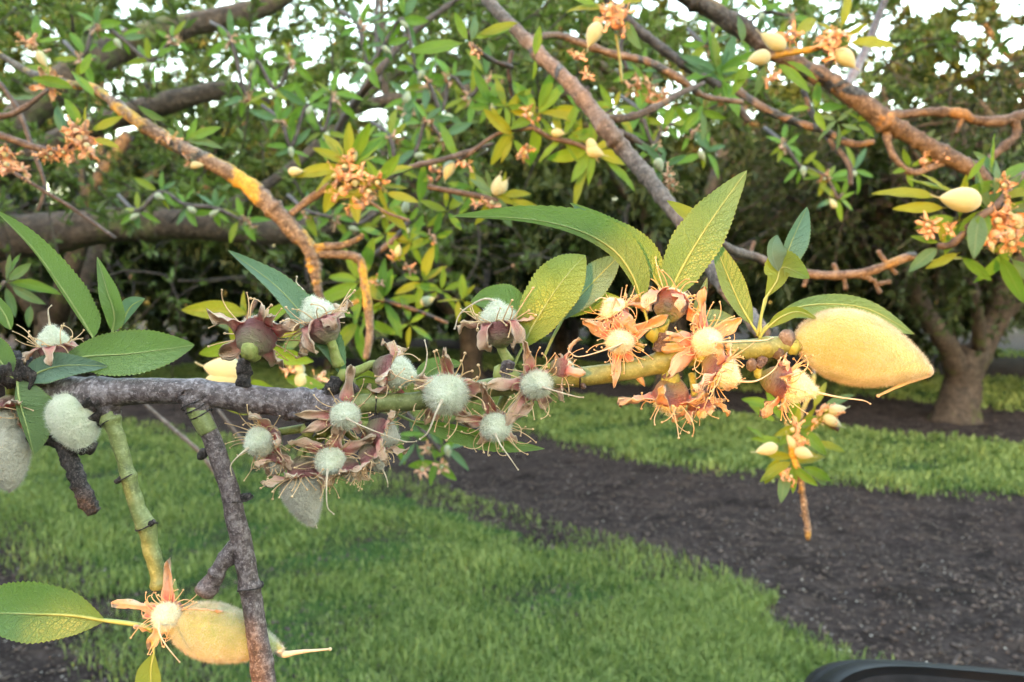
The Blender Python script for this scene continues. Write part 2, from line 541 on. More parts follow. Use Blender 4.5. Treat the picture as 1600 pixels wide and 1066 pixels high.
def close_leaf(parent, mid, wl, wr, zl=0.35, zr=0.35, peak=0.42, d=D0, mat='leaf', pet=None, n=91, ser=0.075, wave=0.05, rib=True, rr=1.6):
    """mid: (x, y, dz) control pixels base->tip, dz in px toward the viewer; wl/wr half widths in px to the left/right of the base->tip direction as seen;
    zl/zr how far each edge leans toward the viewer per width"""
    mid = [(m + (0,))[:3] if len(m) == 2 else m for m in mid]
    n = max(n, 91)
    C = catmull(mid, n)
    s1 = d / F
    K = 4
    sd0 = rnd.random() * 50
    vs, uv, fs = [], [], []
    ph = rnd.random() * 6
    for i in range(n):
        t = i / (n - 1)
        a, b = C[max(0, i - 1)], C[min(n - 1, i + 1)]
        dx, dy = b[0] - a[0], b[1] - a[1]
        L = math.hypot(dx, dy) or 1
        nx, ny = dy / L, -dx / L           # left of the travel in the picture (y down)
        w = prof_leaf(t, peak)
        for k in range(-K, K + 1):
            s = k / K
            side = wl if s < 0 else wr
            zz = zl if s < 0 else zr
            sg = -abs(s) if s > 0 else abs(s)
            edge = abs(s) ** 6
            tooth = ser * ((((i % 3) / 2.0) - 0.5) * (0.6 + 0.8 * abs(noise.noise(Vector((t * 9, sd0, 0))))) + 1.1 * noise.noise(Vector((t * 5, sd0 + s, 3)))) * edge
            ww = side * w * (abs(s) + tooth) * (1 if s < 0 else -1)
            x = C[i][0] + nx * ww
            y = C[i][1] + ny * ww
            z = C[i][2] + zz * side * w * (abs(s) ** 1.3) + wave * side * math.sin(t * 15 + ph + (2 if s > 0 else 0)) * abs(s) ** 2 * w
            vs.append(P(x, y, d) + BACK * (z * s1))
            uv.append(((s + 1) / 2, t))
    W = 2 * K + 1
    for i in range(n - 1):
        for k in range(W - 1):
            fs.append((i * W + k, (i + 1) * W + k, (i + 1) * W + k + 1, i * W + k + 1))
    mb = MB()
    mb.add(vs, fs, uv)
    o = world_part("leaf", mb, parent, M[mat])
    if rib:
        mb = MB()
        pts = []
        if pet:
            pc = catmull([(q + (0,))[:3] if len(q) == 2 else q for q in pet] + [tuple(C[0])], 7)[:-1]
            pts += [(P(q[0], q[1], d) + BACK * (q[2] * s1), rr * 1.5) for q in pc]
        for i in range(0, n, 5):
            t = i / (n - 1)
            pts.append((P(C[i][0], C[i][1], d) + BACK * (C[i][2] * s1), rr * (1.25 - 1.05 * t)))
        tube(mb, [p for p, r in pts], [r * s1 for p, r in pts], 6)
        me = mb.mesh("midrib", M['midrib'])
        me.transform(Matrix.Translation(-parent.location))
        r = obj("midrib", me, o)
    return o


# ------------------------------------------------------------------ fruitlets
def axis_frame(loc, axis, scale, spin=0.0):
    z = axis.normalized()
    ref = RIGHT if abs(z.dot(RIGHT)) < 0.8 else UP
    x = (ref - z * ref.dot(z)).normalized()
    y = z.cross(x)
    m = Matrix(((x.x, y.x, z.x, 0), (x.y, y.y, z.y, 0), (x.z, y.z, z.z, 0), (0, 0, 0, 1)))
    return Matrix.Translation(loc) @ m @ Matrix.Rotation(spin, 4, 'Z') @ Matrix.Scale(scale, 4)


def fuzz_mesh(surf, n, length, width, mat, lean=0.5):
    """surf(u, v) -> (p, normal); thin curved hairs as two triangles' worth of quads"""
    V = np.zeros((n, 5, 3))
    for i in range(n):
        p, nn = surf(rnd.random(), rnd.random())
        nn = Vector(nn).normalized()
        j = Vector((rnd.gauss(0, 1), rnd.gauss(0, 1), rnd.gauss(0, 1)))
        d = (nn + j * lean * 0.5).normalized()
        d2 = (nn + j * lean).normalized()
        sd_ = d.cross(Vector((rnd.gauss(0, 1), rnd.gauss(0, 1), rnd.gauss(0, 1)))).normalized() * width
        L = length * (0.4 + rnd.random() * 1.2)
        p = Vector(p)
        q = p + d * L * 0.5
        tip = q + d2 * L * 0.5
        V[i] = [p - sd_, p + sd_, q + sd_ * 0.7, q - sd_ * 0.7, tip]
    base = (np.arange(n) * 5)[:, None]
    tri = np.array([[0, 1, 2], [0, 2, 3], [3, 2, 4]])
    Fc = (base[:, None, :] + tri[None]).reshape(-1, 3)
    return mesh_np("fuzz", V.reshape(-1, 3), Fc, None, [mat], smooth=False)


def ovary_profile(length, rad, n=20, p1=0.62, p2=0.85, beak=0.0):
    out = []
    for i in range(n + 1):
        t = i / n
        r = math.sin(PI * (t ** p1) * 0.999 + 0.0005) ** p2 * rad
        out.append((t * length, max(r, 0.001)))
    return out


def prof_surf(prof, sq=(1, 1), bend=0.0, z0=0.0):
    Z = [p[0] for p in prof]
    R = [p[1] for p in prof]
    A = [0]
    for i in range(1, len(prof)):
        A.append(A[-1] + (R[i] + R[i - 1]) * math.hypot(Z[i] - Z[i - 1], R[i] - R[i - 1]))

    def f(u, v):
        a = u * A[-1]
        i = 1
        while i < len(A) - 1 and A[i] < a:
            i += 1
        k = (a - A[i - 1]) / max(1e-9, A[i] - A[i - 1])
        z = Z[i - 1] + (Z[i] - Z[i - 1]) * k
        r = R[i - 1] + (R[i] - R[i - 1]) * k
        an = v * 2 * PI
        dz, dr = Z[i] - Z[i - 1], R[i] - R[i - 1]
        L = math.hypot(dz, dr) or 1
        nr, nz = dz / L, -dr / L
        return (math.cos(an) * r * sq[0] + bend * z * z, math.sin(an) * r * sq[1], z), (math.cos(an) * nr, math.sin(an) * nr, nz)
    return f


def sepal_mesh(L, W, curl, lean, name="sepal"):
    """tongue starting at the rim (x=0.9), going outward; lean: 0 = straight out, + forward along the axis, - folded back"""
    mb = MB()
    n, K = 11, 3
    vs, uv, fs = [], [], []
    tw = rnd.uniform(-0.5, 0.5)
    cup = rnd.choice([-1, 1, 1]) * rnd.uniform(0.3, 0.9)
    x, z = 0.86, 0.0
    ang = lean * 0.4
    for i in range(n):
        t = i / (n - 1)
        w = W * (0.98 - 0.50 * t + 0.16 * math.sin(t * 9 + tw * 9)) * (1 if t < 0.84 else math.sqrt(max(0.04, 1 - ((t - 0.84) / 0.16) ** 2))) * 0.72
        for k in range(-K, K + 1):
            s = k / K
            th = tw * t
            lift = cup * w * s * s * (0.5 + t)
            yy = s * w * math.cos(th)
            zz = s * w * math.sin(th) + lift
            jz = noise.noise(Vector((t * 4 + tw * 9, s * 2.0, cup * 20))) * 0.42 * (0.25 + t)
            vs.append((x - math.sin(ang) * (zz + jz), yy, z + math.cos(ang) * (zz + jz)))
            uv.append(((s + 1) / 2, t))
        x += math.cos(ang) * L / (n - 1)
        z += math.sin(ang) * L / (n - 1)
        ang += (lean * 0.9 + curl * (t * 2 - 0.6)) / (n - 1) * 1.6
    Wd = 2 * K + 1
    for i in range(n - 1):
        for k in range(Wd - 1):
            fs.append((i * Wd + k, (i + 1) * Wd + k, (i + 1) * Wd + k + 1, i * Wd + k + 1))
    # a second skin just below gives the sepal thickness
    vs2 = [(v[0], v[1], v[2] - 0.05) for v in vs]
    mb.add(vs, fs, uv)
    mb.add(vs2, [tuple(reversed(f)) for f in fs], uv)
    nn = len(vs)
    rim = [k for k in range(Wd)] + [i * Wd + Wd - 1 for i in range(1, n)] + [(n - 1) * Wd + k for k in range(Wd - 2, -1, -1)] + [i * Wd for i in range(n - 2, 0, -1)]
    for a, b in zip(rim, rim[1:] + rim[:1]):
        mb.f.append((a, b, b + nn, a + nn))
        mb.mi.append(0)
    return mb.mesh(name, M['sepal'])


def stamens_mesh(n, lmin, lmax, spread, fwd):
    mb = MB()
    for i in range(n):
        az = 2 * PI * (i + rnd.random() * 0.8) / n
        L = rnd.uniform(lmin, lmax)
        d = Vector((math.cos(az), math.sin(az), 0))
        p = d * 0.88 + Vector((0, 0, 0.05))
        dr = (d * spread * rnd.uniform(0.5, 1.3) + Vector((0, 0, fwd * rnd.uniform(0.3, 1.4))) + Vector((rnd.gauss(0, .25), rnd.gauss(0, .25), 0))).normalized()
        bendv = Vector((rnd.gauss(0, 1), rnd.gauss(0, 1), rnd.gauss(0, 1))) * rnd.uniform(0.15, 0.75)
        pts = [p]
        m = 8
        for k in range(m):
            dr = (dr + bendv * (0.4 if k > 3 else 0.15) * (1.5 if k > 5 else 1)).normalized()
            p = p + dr * L / m
            pts.append(p)
        tube(mb, pts, [0.036 - 0.012 * k / m for k in range(m + 1)], 5, cap=False)
        blob(mb, pts[-1], rnd.uniform(0.05, 0.085), 0, 6, 4, (1, 1, 0.8))
    return mb.mesh("stamens", M['stamen'])


def fruitlet(parent, x, y, R, axis, style=None, sep=None, d=D0, olen=1.55, orad=0.92, mat='fruit', fuzz='fuzz', nf=2600, ns=17, seplen=(1.3, 1.9),
             lean=None, cupk=1.0, ped=None, pedr=0.29, name="fruitlet", flen=0.13, front=True, sw=0.62, dz=0):
    """x, y: pixel of the middle of the calyx rim when seen from the side, of the ovary when seen from the front; axis in (right, up, toward viewer)"""
    ax = V3(*axis).normalized()
    s = R * d / F
    loc = P(x, y, d) + BACK * (dz * d / F) - ax * (s * 0.75 * max(0.0, ax.dot(BACK)) if front else 0)
    spin = 0.0
    Mx = Matrix.Translation(-parent.location) @ axis_frame(loc, ax, s)
    mb = MB()
    pr = ovary_profile(olen, orad, 16, 0.60, 0.72)
    prs = [(z - 0.28, r) for z, r in pr]
    prs = [(z, max(r, (0.34 - 0.16 * max(0, z - olen + .5)) * min(1, max(0, (z - olen + .75) * 4)) * (1 if z < olen - .3 else .8))) for z, r in prs] + [(prs[-1][0] + .03, .01)] if style is not None else prs
    osq = (1, rnd.uniform(.82, 1))
    lathe(mb, prs, 20, sq=osq)
    root = obj(name, mb.mesh(name, M[mat]), parent, Mx)
    fz = obj("fuzz", fuzz_mesh(prof_surf(prs, osq), nf, flen * 1.25, 0.0075, M[fuzz]), root)
    fz['kind'] = 'stuff'
    # cup
    mb = MB()
    cp = [(-1.15, 0.28), (-1.02, 0.44), (-0.85, 0.62), (-0.7, 0.74), (-0.5, 0.83), (-0.3, 0.88), (-0.1, 0.90), (0.02, 0.93), (0.08, 0.90), (0.02, 0.80), (-0.3, 0.7)]
    lathe(mb, [(z * cupk, r) for z, r in cp], 36, wr=0.17, wf=5)
    obj("calyx_cup", mb.mesh("calyx_cup", M['cup']), root)
    # pedicel
    inv = (Matrix.Translation(parent.location) @ Mx).inverted()
    mb = MB()
    if ped:
        e = inv @ (P(ped[0], ped[1], d) + BACK * ((ped[2] if len(ped) > 2 else -10) * d / F))
        e = Vector(e)
    else:
        e = Vector((rnd.uniform(-.2, .2), rnd.uniform(-.2, .2), -1.9))
    a = Vector((0, 0, -0.95 * cupk))
    tube(mb, catmull([tuple(a), tuple(a + Vector((0, 0, -0.35))), tuple((a + e) / 2 + Vector((0, 0, -0.15))), tuple(e)], 9), [pedr * k for k in (1.05, 1, .9, .85, .85, .9, .95, 1.05, 1.15)], 10, rough=0.08, nscale=2)
    obj("pedicel", mb.mesh("pedicel", M['pedicel']), root)
    # style
    tip = Vector((0, 0, olen - 0.30))
    if style is not None:
        e = Vector(inv @ (P(style[0], style[1], d) + BACK * ((dz + (style[2] if len(style) > 2 else 6)) * d / F)))
        L = (e - tip).length
        q1 = tip + Vector((0, 0, 0.25 * L)) * 0.8
        q2 = tip.lerp(e, 0.66) + Vector((rnd.uniform(-.16, .16) * L, rnd.uniform(-.16, .16) * L, 0.16 * L))
        C = catmull([tuple(tip - Vector((0, 0, .25))), tuple(tip), tuple(q1.lerp(q2, 0.35)), tuple(q2), tuple(e)], 18)
        mb = MB()
        rr = [0.33, 0.27, 0.20, 0.14, 0.10, 0.08, 0.068, 0.06, 0.055, 0.05, 0.045, 0.042, 0.04, 0.038, 0.036, 0.034, 0.032, 0.032]
        tube(mb, C, rr, 7)
        blob(mb, C[-1], 0.06, 0, 6, 4)
        st = obj("style", mb.mesh("style", M['style']), root)
    # sepals
    if sep is None:
        a0 = rnd.random() * 360
        sep = [a0 + 72 * k + rnd.uniform(-14, 14) for k in range(5)]
    for sp in sep:
        an, L, ln = (sp, rnd.uniform(*seplen), lean if lean is not None else rnd.uniform(-0.1, 0.9)) if not isinstance(sp, tuple) else (sp + (0.4,))[:3] if len(sp) == 2 else sp
        me = sepal_mesh(L, sw * rnd.uniform(0.85, 1.15), rnd.uniform(-0.7, 0.7), ln + rnd.uniform(-.15, .15))
        obj("sepal", me, root, Matrix.Rotation(math.radians(an), 4, 'Z'))
    if ns:
        st = obj("stamens", stamens_mesh(int(ns * 1.35), 0.7, 2.0, 1.0, 0.5), root)
        st['kind'] = 'stuff'
    return root


def big_almond(parent, x, y, half_l, half_h, ang, tail, d=D0, tilt=0.0, nf=16000, mat='bigfruit', fuzz='fuzz', bend=0.0, p=(0.72, 0.80), name="green_almond", squash=0.78, flip=1):
    """a half grown fruit; ang the image direction of its tip in degrees"""
    a = math.radians(ang)
    ax = V3(math.cos(a), math.sin(a), tilt).normalized()
    s = half_l * d / F
    start = P(x, y, d) - ax * s
    z = ax
    yv = BACK - z * BACK.dot(z)
    yv.normalize()
    xv = yv.cross(z)
    if flip < 0:
        xv, yv = -xv, -yv
    m = Matrix(((xv.x, yv.x, z.x, 0), (xv.y, yv.y, z.y, 0), (xv.z, yv.z, z.z, 0), (0, 0, 0, 1)))
    Mx = Matrix.Translation(-parent.location) @ Matrix.Translation(start) @ m @ Matrix.Scale(s, 4)
    k = half_h / half_l
    prof = ovary_profile(2.0, k, 34, *p)
    mb = MB()
    sq = (1, squash)
    lathe(mb, prof, 40, sq=sq, bend=bend)
    root = obj(name, mb.mesh(name, M[mat]), parent, Mx)
    fz = obj("fuzz", fuzz_mesh(prof_surf(prof, sq, bend), int(nf * 1.5), 0.05 * 100 / half_l, 0.0012 * 100 / half_l, M[fuzz], 0.7), root)
    fz['kind'] = 'stuff'
    inv = (Matrix.Translation(parent.location) @ Mx).inverted()
    mb = MB()
    pts = [tuple(inv @ (P(q[0], q[1], d) + BACK * (-(4) * d / F))) for q in tail]
    pts = [(bend * 3.61, 0, 1.9)] + pts
    C = catmull(pts, 16)
    tube(mb, C, [0.075 * (1 - i / 15) ** 1.3 + 0.016 for i in range(16)], 7, rough=0.2, nscale=6)
    blob(mb, C[-1], 0.03, 0, 6, 4)
    obj("style", mb.mesh("style", M['style']), root)
    return root


# ================================================================== the setting: ground
def strip_grid(A, B, n, m, off):
    """a sheet between polyline A and polyline B (same length), following the ground"""
    CA, CB = catmull(A, n), catmull(B, n)
    V, uv, Fc = [], [], []
    for i in range(n):
        for j in range(m):
            t = 0.07 + 0.86 * j / (m - 1)
            t += 0.035 * math.sin(i * 1.9) * math.cos(i * 0.83 + j) * (1 if j in (0, m - 1) else 0)
            p = CA[i] * (1 - t) + CB[i] * t
            V.append((p[0], p[1], hgt(p[0], p[1]) + off))
    for i in range(n - 1):
        for j in range(m - 1):
            Fc.append((i * m + j, (i + 1) * m + j, (i + 1) * m + j + 1, i * m + j + 1))
    return np.array(V), np.array(Fc)


xs = np.concatenate([[-400, -120, -60, -30], np.arange(-16, 18, 0.12), [30, 60, 120, 400]])
ys = np.concatenate([[-400, -120, -40, -12, -4], np.arange(0, 20, 0.12), [24, 30, 40, 60, 120, 400]])
XX, YY = np.meshgrid(xs, ys)
ZZ = hgt(XX, YY) + 0.012 * np.sin(XX * 23 + 5 * np.sin(YY * 7)) * np.sin(YY * 19 + 4 * np.sin(XX * 5)) - 0.006
nx_ = len(xs)
V = np.stack([XX, YY, ZZ], -1).reshape(-1, 3)
ii, jj = np.meshgrid(np.arange(len(ys) - 1), np.arange(nx_ - 1), indexing='ij')
a_ = (ii * nx_ + jj).ravel()
g = obj("ground", mesh_np("ground", V, np.stack([a_, a_ + 1, a_ + nx_ + 1, a_ + nx_], 1), None, [M['soil']]))
g['kind'] = 'structure'

# grass strips between the bands of bare soil: (near/left edge, far/right edge), running from far left to near right
S1 = ([(-14.0, 13.0), (-9.0, 9.0), G(-60, 790), G(0, 822), G(75, 885), G(170, 985), G(300, 1120), (0.4, 1.2), (2.0, -1.0)],
      [(-12.0, 16.8), G(-60, 640), G(200, 662), G(440, 705), G(600, 752), G(780, 810), G(1000, 880), G(1160, 950), G(1310, 1050), (4.0, 0.2)])
S2 = ([(-9.0, 17.0), G(700, 655), G(880, 693), G(1130, 738), G(1400, 765), G(1640, 785), (9.5, 3.0)],
      [(-8.5, 21.5), G(840, 612), G(930, 622), G(1160, 652), G(1380, 678), G(1640, 700), (12.0, 5.0)])
S3 = ([(-12.0, 27.0), (-4.0, 21.5), G(900, 592), G(1200, 612), G(1400, 622), G(1600, 640), (16.0, 8.0)],
      [(-11.0, 33.0), (-2.0, 26.0), G(900, 566), G(1150, 575), G(1350, 582), G(1600, 592), (20.0, 11.0)])
S4 = ([(-12.0, 42.0), (0, 33.0), (12.0, 25.0), (28.0, 14.0)], [(-12.0, 48.0), (2, 38.0), (14.0, 29.0), (30.0, 18.0)])


def in_strip(S, n, near_w=1.0):
    """random points in a strip, the edges ragged"""
    k = 200
    CA, CB = catmull(S[0], k), catmull(S[1], k)
    mid = (CA + CB) / 2
    w = np.linalg.norm(CA - CB, axis=1)
    dist = np.maximum(np.hypot(mid[:, 0], mid[:, 1]), 2.2)
    vis = (mid[:, 1] > 1.0).astype(float) + 0.02
    seg = np.linalg.norm(np.gradient(mid, axis=0), axis=1)
    pr = w * seg * vis / dist ** near_w
    pr /= pr.sum()
    i = NR.choice(k, n, p=pr)
    f = NR.random(n)
    i2 = np.clip(i + 1, 0, k - 1)
    t = NR.random(n) * 1.2 - 0.1
    ed = np.minimum(t, 1 - t)
    a = CA[i] * (1 - f[:, None]) + CA[i2] * f[:, None]
    b = CB[i] * (1 - f[:, None]) + CB[i2] * f[:, None]
    p = a * (1 - t[:, None]) + b * t[:, None]
    patch = np.sin(p[:, 0] * 3.1 + 2 * np.sin(p[:, 1] * 2.3)) * np.sin(p[:, 1] * 2.7 + 1.5 * np.sin(p[:, 0] * 1.9))
    keep = NR.random(n) < np.clip(0.45 + ed * 4.5, 0.03, 1) * np.clip(0.95 + 0.85 * patch, 0.15, 1)
    return p[keep], patch[keep]


def blades(S, n, hmin, hmax, width, near_w):
    p, patch = in_strip(S, n, near_w)
    n = len(p)
    # gather into small tufts
    p = p + NR.normal(0, 0.012, (n, 2))
    h = (hmin + (hmax - hmin) * NR.random(n) ** 1.5) * (1 + 0.35 * patch)
    az = NR.random(n) * 2 * np.pi
    fa = NR.random(n) * 2 * np.pi
    lean = NR.random(n) ** 0.7 * 0.95
    dist = np.hypot(p[:, 0], p[:, 1])
    w = width * (0.6 + NR.random(n)) * np.clip(dist / 5, 0.75, 3)
    z0 = hgt(p[:, 0], p[:, 1]) + 0.002
    base = np.stack([p[:, 0], p[:, 1], z0], 1)
    sd_ = np.stack([np.cos(fa), np.sin(fa), np.zeros(n)], 1) * w[:, None]
    ld = np.stack([np.cos(az), np.sin(az), np.zeros(n)], 1)
    upv = np.array([0, 0, 1.0])
    q = base + upv * (h * 0.6)[:, None] + ld * (h * 0.25 * lean)[:, None]
    tip = base + upv * (h * (1.02 - 0.45 * lean))[:, None] + ld * (h * 0.9 * lean)[:, None]
    V = np.stack([base - sd_ * 0.6, base + sd_ * 0.6, q + sd_, q - sd_, tip], 1).reshape(-1, 3)
    b = (np.arange(n) * 5)[:, None]
    Fc = (b[:, None, :] + np.array([[0, 1, 2], [0, 2, 3], [3, 2, 4]])[None]).reshape(-1, 3)
    clump = np.sin(p[:, 0] * 17 + 3 * np.sin(p[:, 1] * 11)) * np.sin(p[:, 1] * 15 + 2 * np.sin(p[:, 0] * 13))
    col = np.clip(0.5 + 0.18 * patch + 0.22 * clump + NR.normal(0, 0.24, n), 0, 1)
    col = np.where(NR.random(n) < 0.05, 1.0, col)
    uv = np.stack([np.repeat(col, 5), np.tile([0, 0, .6, .6, 1], n)], 1)
    return V, Fc, uv


for S, n, h0, h1, wd, nw, tn in ((S1, 300000, 0.02, 0.085, 0.0032, 2.0, (110, 24)), (S2, 120000, 0.035, 0.10, 0.0048, 1.2, (90, 20)), (S3, 60000, 0.04, 0.11, 0.006, 0.6, (60, 12)), (S4, 16000, 0.05, 0.12, 0.012, 0.2, (40, 8))):
    Vt, Ft = strip_grid(S[0], S[1], tn[0], tn[1], 0.004)
    t = obj("turf", mesh_np("turf", Vt, Ft, None, [M['turf']]))
    t['kind'] = 'structure'
    Vb, Fb, ub = blades(S, n, h0, h1, wd, nw)
    gr = obj("grass", mesh_np("grass", Vb, Fb, ub, [M['grass']], smooth=False))
    gr['kind'] = 'stuff'
    gr['label'] = 'short green grass growing in a strip between bands of bare soil'
    gr['category'] = 'grass'

# clods, chips and pale petals on the bare soil
def scatter(n, near):
    r = near + (26 - near) * NR.random(n) ** 1.6
    an = (NR.random(n) - 0.5) * 1.45
    return np.stack([np.sin(an) * r, np.cos(an) * r], 1)


def lumps(n, smin, smax, flat, mat, name, label, cat, near=2.2, elong=1.0):
    p = scatter(n, near)
    s = smin + (smax - smin) * NR.random(n) ** 3
    T = np.array([[1, 0, 0], [0, 1, 0], [-1, 0, 0], [0, -1, 0], [0, 0, 1.0], [0, 0, -0.5]])
    D = T[None] * (0.55 + 0.9 * NR.random((n, 6, 1)))
    D[:, :, 0] *= elong
    D[:, :, 2] *= flat
    an = NR.random(n) * 2 * np.pi
    c, sn = np.cos(an)[:, None], np.sin(an)[:, None]
    X = D[:, :, 0] * c - D[:, :, 1] * sn
    Y = D[:, :, 0] * sn + D[:, :, 1] * c
    Z = D[:, :, 2] + NR.normal(0, 0.15, (n, 6)) * flat
    V = np.stack([X, Y, Z], 2) * s[:, None, None]
    V[:, :, 0] += p[:, 0:1]
    V[:, :, 1] += p[:, 1:2]
    V[:, :, 2] += (hgt(p[:, 0], p[:, 1]) + s * flat * 0.3)[:, None]
    t = np.array([[0, 1, 4], [1, 2, 4], [2, 3, 4], [3, 0, 4], [1, 0, 5], [2, 1, 5], [3, 2, 5], [0, 3, 5]])
    Fc = ((np.arange(n) * 6)[:, None, None] + t[None]).reshape(-1, 3)
    o = obj(name, mesh_np(name, V.reshape(-1, 3), Fc, None, [mat], smooth=False))
    o['kind'] = 'stuff'
    o['label'] = label
    o['category'] = cat


M['clod'] = simple("soil_clod", (0.02, 0.015, 0.014), (0.16, 0.125, 0.115), 6.0, 0.95, 0.4, 0.01)
M['chip'] = simple("bark_chip", (0.06, 0.045, 0.038), (0.22, 0.17, 0.14), 8.0, 0.9, 0.2, 0.01)
lumps(90000, 0.003, 0.017, 0.7, M['clod'], "soil_clods", 'dark crumbly clods covering the bare soil bands', 'clods')
lumps(12000, 0.003, 0.012, 0.35, M['chip'], "bark_chips", 'small brown chips and twigs strewn over the dark soil', 'chips', elong=2.6)
lumps(9000, 0.003, 0.0085, 0.4, M['petal'], "fallen_petals", 'pale dried petals speckling the dark soil', 'petals')


# ================================================================== orchard trees
def leaf_arrays(P0, dirs, L, W, seed_col):
    """lanceolate leaves, 4 triangles each: P0 (n,3) bases, dirs (n,3) unit, L, W (n,)"""
    n = len(P0)
    r = NR.normal(0, 1, (n, 3)) + np.array([0, 0, 1.6])
    sd_ = np.cross(dirs, r)
    sd_ /= np.linalg.norm(sd_, axis=1)[:, None] + 1e-9
    nm = np.cross(sd_, dirs)
    mid = P0 + dirs * (L * 0.45)[:, None] - nm * (L * 0.05)[:, None]
    tip = P0 + dirs * L[:, None] + nm * (L * NR.normal(-0.12, 0.12, n))[:, None]
    l = P0 + dirs * (L * 0.42)[:, None] + sd_ * W[:, None] + nm * (W * 0.4)[:, None]
    rr = P0 + dirs * (L * 0.42)[:, None] - sd_ * W[:, None] + nm * (W * 0.4)[:, None]
    V = np.stack([P0, l, mid, rr, tip], 1).reshape(-1, 3)
    t = np.array([[0, 2, 1], [0, 3, 2], [1, 2, 4], [2, 3, 4]])
    Fc = ((np.arange(n) * 5)[:, None, None] + t[None]).reshape(-1, 3)
    uv = np.stack([np.repeat(seed_col, 5), np.tile([0, .4, .45, .4, 1], n)], 1)
    return V, Fc, uv


def rosettes(C, axes, k, Lm, wr=0.17):
    """k leaves around each point C (m,3) with axis (m,3)"""
    m = len(C)
    Pb = np.repeat(C, k, 0) + NR.normal(0, Lm * 0.10, (m * k, 3))
    ax = np.repeat(axes, k, 0)
    rd = NR.normal(0, 1, (m * k, 3))
    rd -= ax * (rd * ax).sum(1)[:, None]
    rd /= np.linalg.norm(rd, axis=1)[:, None] + 1e-9
    th = NR.uniform(0.25, 1.25, m * k)[:, None]
    d = ax * np.cos(th) + rd * np.sin(th)
    d[:, 2] -= 0.10
    d /= np.linalg.norm(d, axis=1)[:, None]
    L = Lm * NR.uniform(0.5, 1.25, m * k)
    W = L * wr * NR.uniform(0.7, 1.2, m * k)
    col = np.clip(np.repeat(NR.random(m), k) * 0.5 + NR.random(m * k) * 0.5, 0, 1)
    return leaf_arrays(Pb, d, L, W, col)


def grow(mb, p, d, L, r, depth, ends, droop, maxd, wob=0.25, seg=None):
    n = 5 if depth < 2 else 4
    pts, rad = [Vector(p)], [r]
    d = Vector(d).normalized()
    for i in range(n):
        d = (d + Vector((rnd.gauss(0, wob), rnd.gauss(0, wob), rnd.gauss(0, wob * 0.7) - droop * depth * 0.08)) * 0.5).normalized()
        pts.append(pts[-1] + d * L / n)
        rad.append(r * (1 - 0.42 * (i + 1) / n))
    sg = (9, 8, 6, 4, 3)[min(depth, 4)]
    tube(mb, pts, rad, sg, rough=0.18 if depth < 2 else 0, nscale=4, cap=True)
    if depth >= maxd:
        ends.append(pts)
        return
    if depth == maxd - 1:
        ends.append(pts)
    k = (4, 4, 5, 4)[min(depth, 3)]
    for i in range(k):
        t = 0.35 + 0.65 * (i + 0.6) / k
        idx = t * n
        a = min(int(idx), n - 1)
        q = pts[a].lerp(pts[a + 1], idx - a)
        side = Vector((rnd.gauss(0, 1), rnd.gauss(0, 1), rnd.gauss(0.1, 0.7)))
        side = (side - d * side.dot(d)).normalized()
        nd = (d * rnd.uniform(0.35, 0.8) + side * rnd.uniform(0.6, 1.0))
        grow(mb, q, nd, L * rnd.uniform(0.55, 0.78), rad[a] * rnd.uniform(0.42, 0.6), depth + 1, ends, droop, maxd, wob, seg)


def tree_meshes(seed, limbs=None, trunk_h=0.9, r=0.17, L=1.75, dens=1.0, leafL=0.075, wr=0.17):
    rnd.seed(seed)
    mb = MB()
    ends = []
    base = [(0, 0, -0.05), (0.01, 0.0, 0.1), (0.02, 0.01, 0.45), (0.05, 0, trunk_h)]
    C = catmull(base, 9)
    tube(mb, C, [r * k for k in (1.55, 1.25, 1.08, 1.0, 0.98, 1.0, 1.03, 1.1, 1.12)], 14, rough=0.16, nscale=6, lobes=0.06)
    k = rnd.choice([3, 4, 4])
    a0 = rnd.random() * 6
    for i in range(k):
        a = a0 + 2 * PI * i / k + rnd.uniform(-.3, .3)
        d = (math.cos(a) * 0.75, math.sin(a) * 0.75, rnd.uniform(0.7, 1.15))
        grow(mb, (0.04 + math.cos(a) * r * 0.35, math.sin(a) * r * 0.35, trunk_h - 0.12), d, L, r * 0.66, 1, ends, 1.0, 4, 0.28)
    C, A = [], []
    for pts in ends:
        m = max(1, int(5 * dens))
        for _ in range(m):
            i = rnd.randrange(len(pts) - 1)
            C.append(pts[i].lerp(pts[i + 1], rnd.random()))
            A.append((pts[i + 1] - pts[i]).normalized() + Vector((rnd.gauss(0, .6), rnd.gauss(0, .6), rnd.gauss(.25, .5))))
    C = np.array([tuple(c) for c in C])
    A = np.array([tuple(a.normalized()) for a in A])
    V, Fc, uv = rosettes(C, A, 6, leafL, wr)
    return mb.mesh("trunk", M['bark_tree']), (V, Fc, uv)


KINDS = []
for sd_i in range(4):
    tm, (V, Fc, uv) = tree_meshes(100 + sd_i, dens=(4.4, 4.0, 4.6, 4.2)[sd_i], L=(2.35, 2.2, 2.5, 2.3)[sd_i], leafL=0.115, wr=0.22)
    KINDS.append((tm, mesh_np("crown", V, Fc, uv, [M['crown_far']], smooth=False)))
print("tree leaf tris", [len(k[1].polygons) for k in KINDS])


def plant(x, y, kind, rot, sc, label, group):
    t = thing("almond_tree", label, "tree", (x, y, 0), group)
    t.rotation_euler = (0, 0, rot)
    t.scale = (sc, sc, sc * rnd.uniform(1.05, 1.25))
    obj("trunk", KINDS[kind][0], t)
    c = obj("crown", KINDS[kind][1], t)
    c['kind'] = 'stuff'
    return t


# row direction (-.8, .6); rows 6.5 m apart along (.6, .8)
def rowpos(n, s):
    return (0.6 * n - 0.8 * s, 0.8 * n + 0.6 * s)


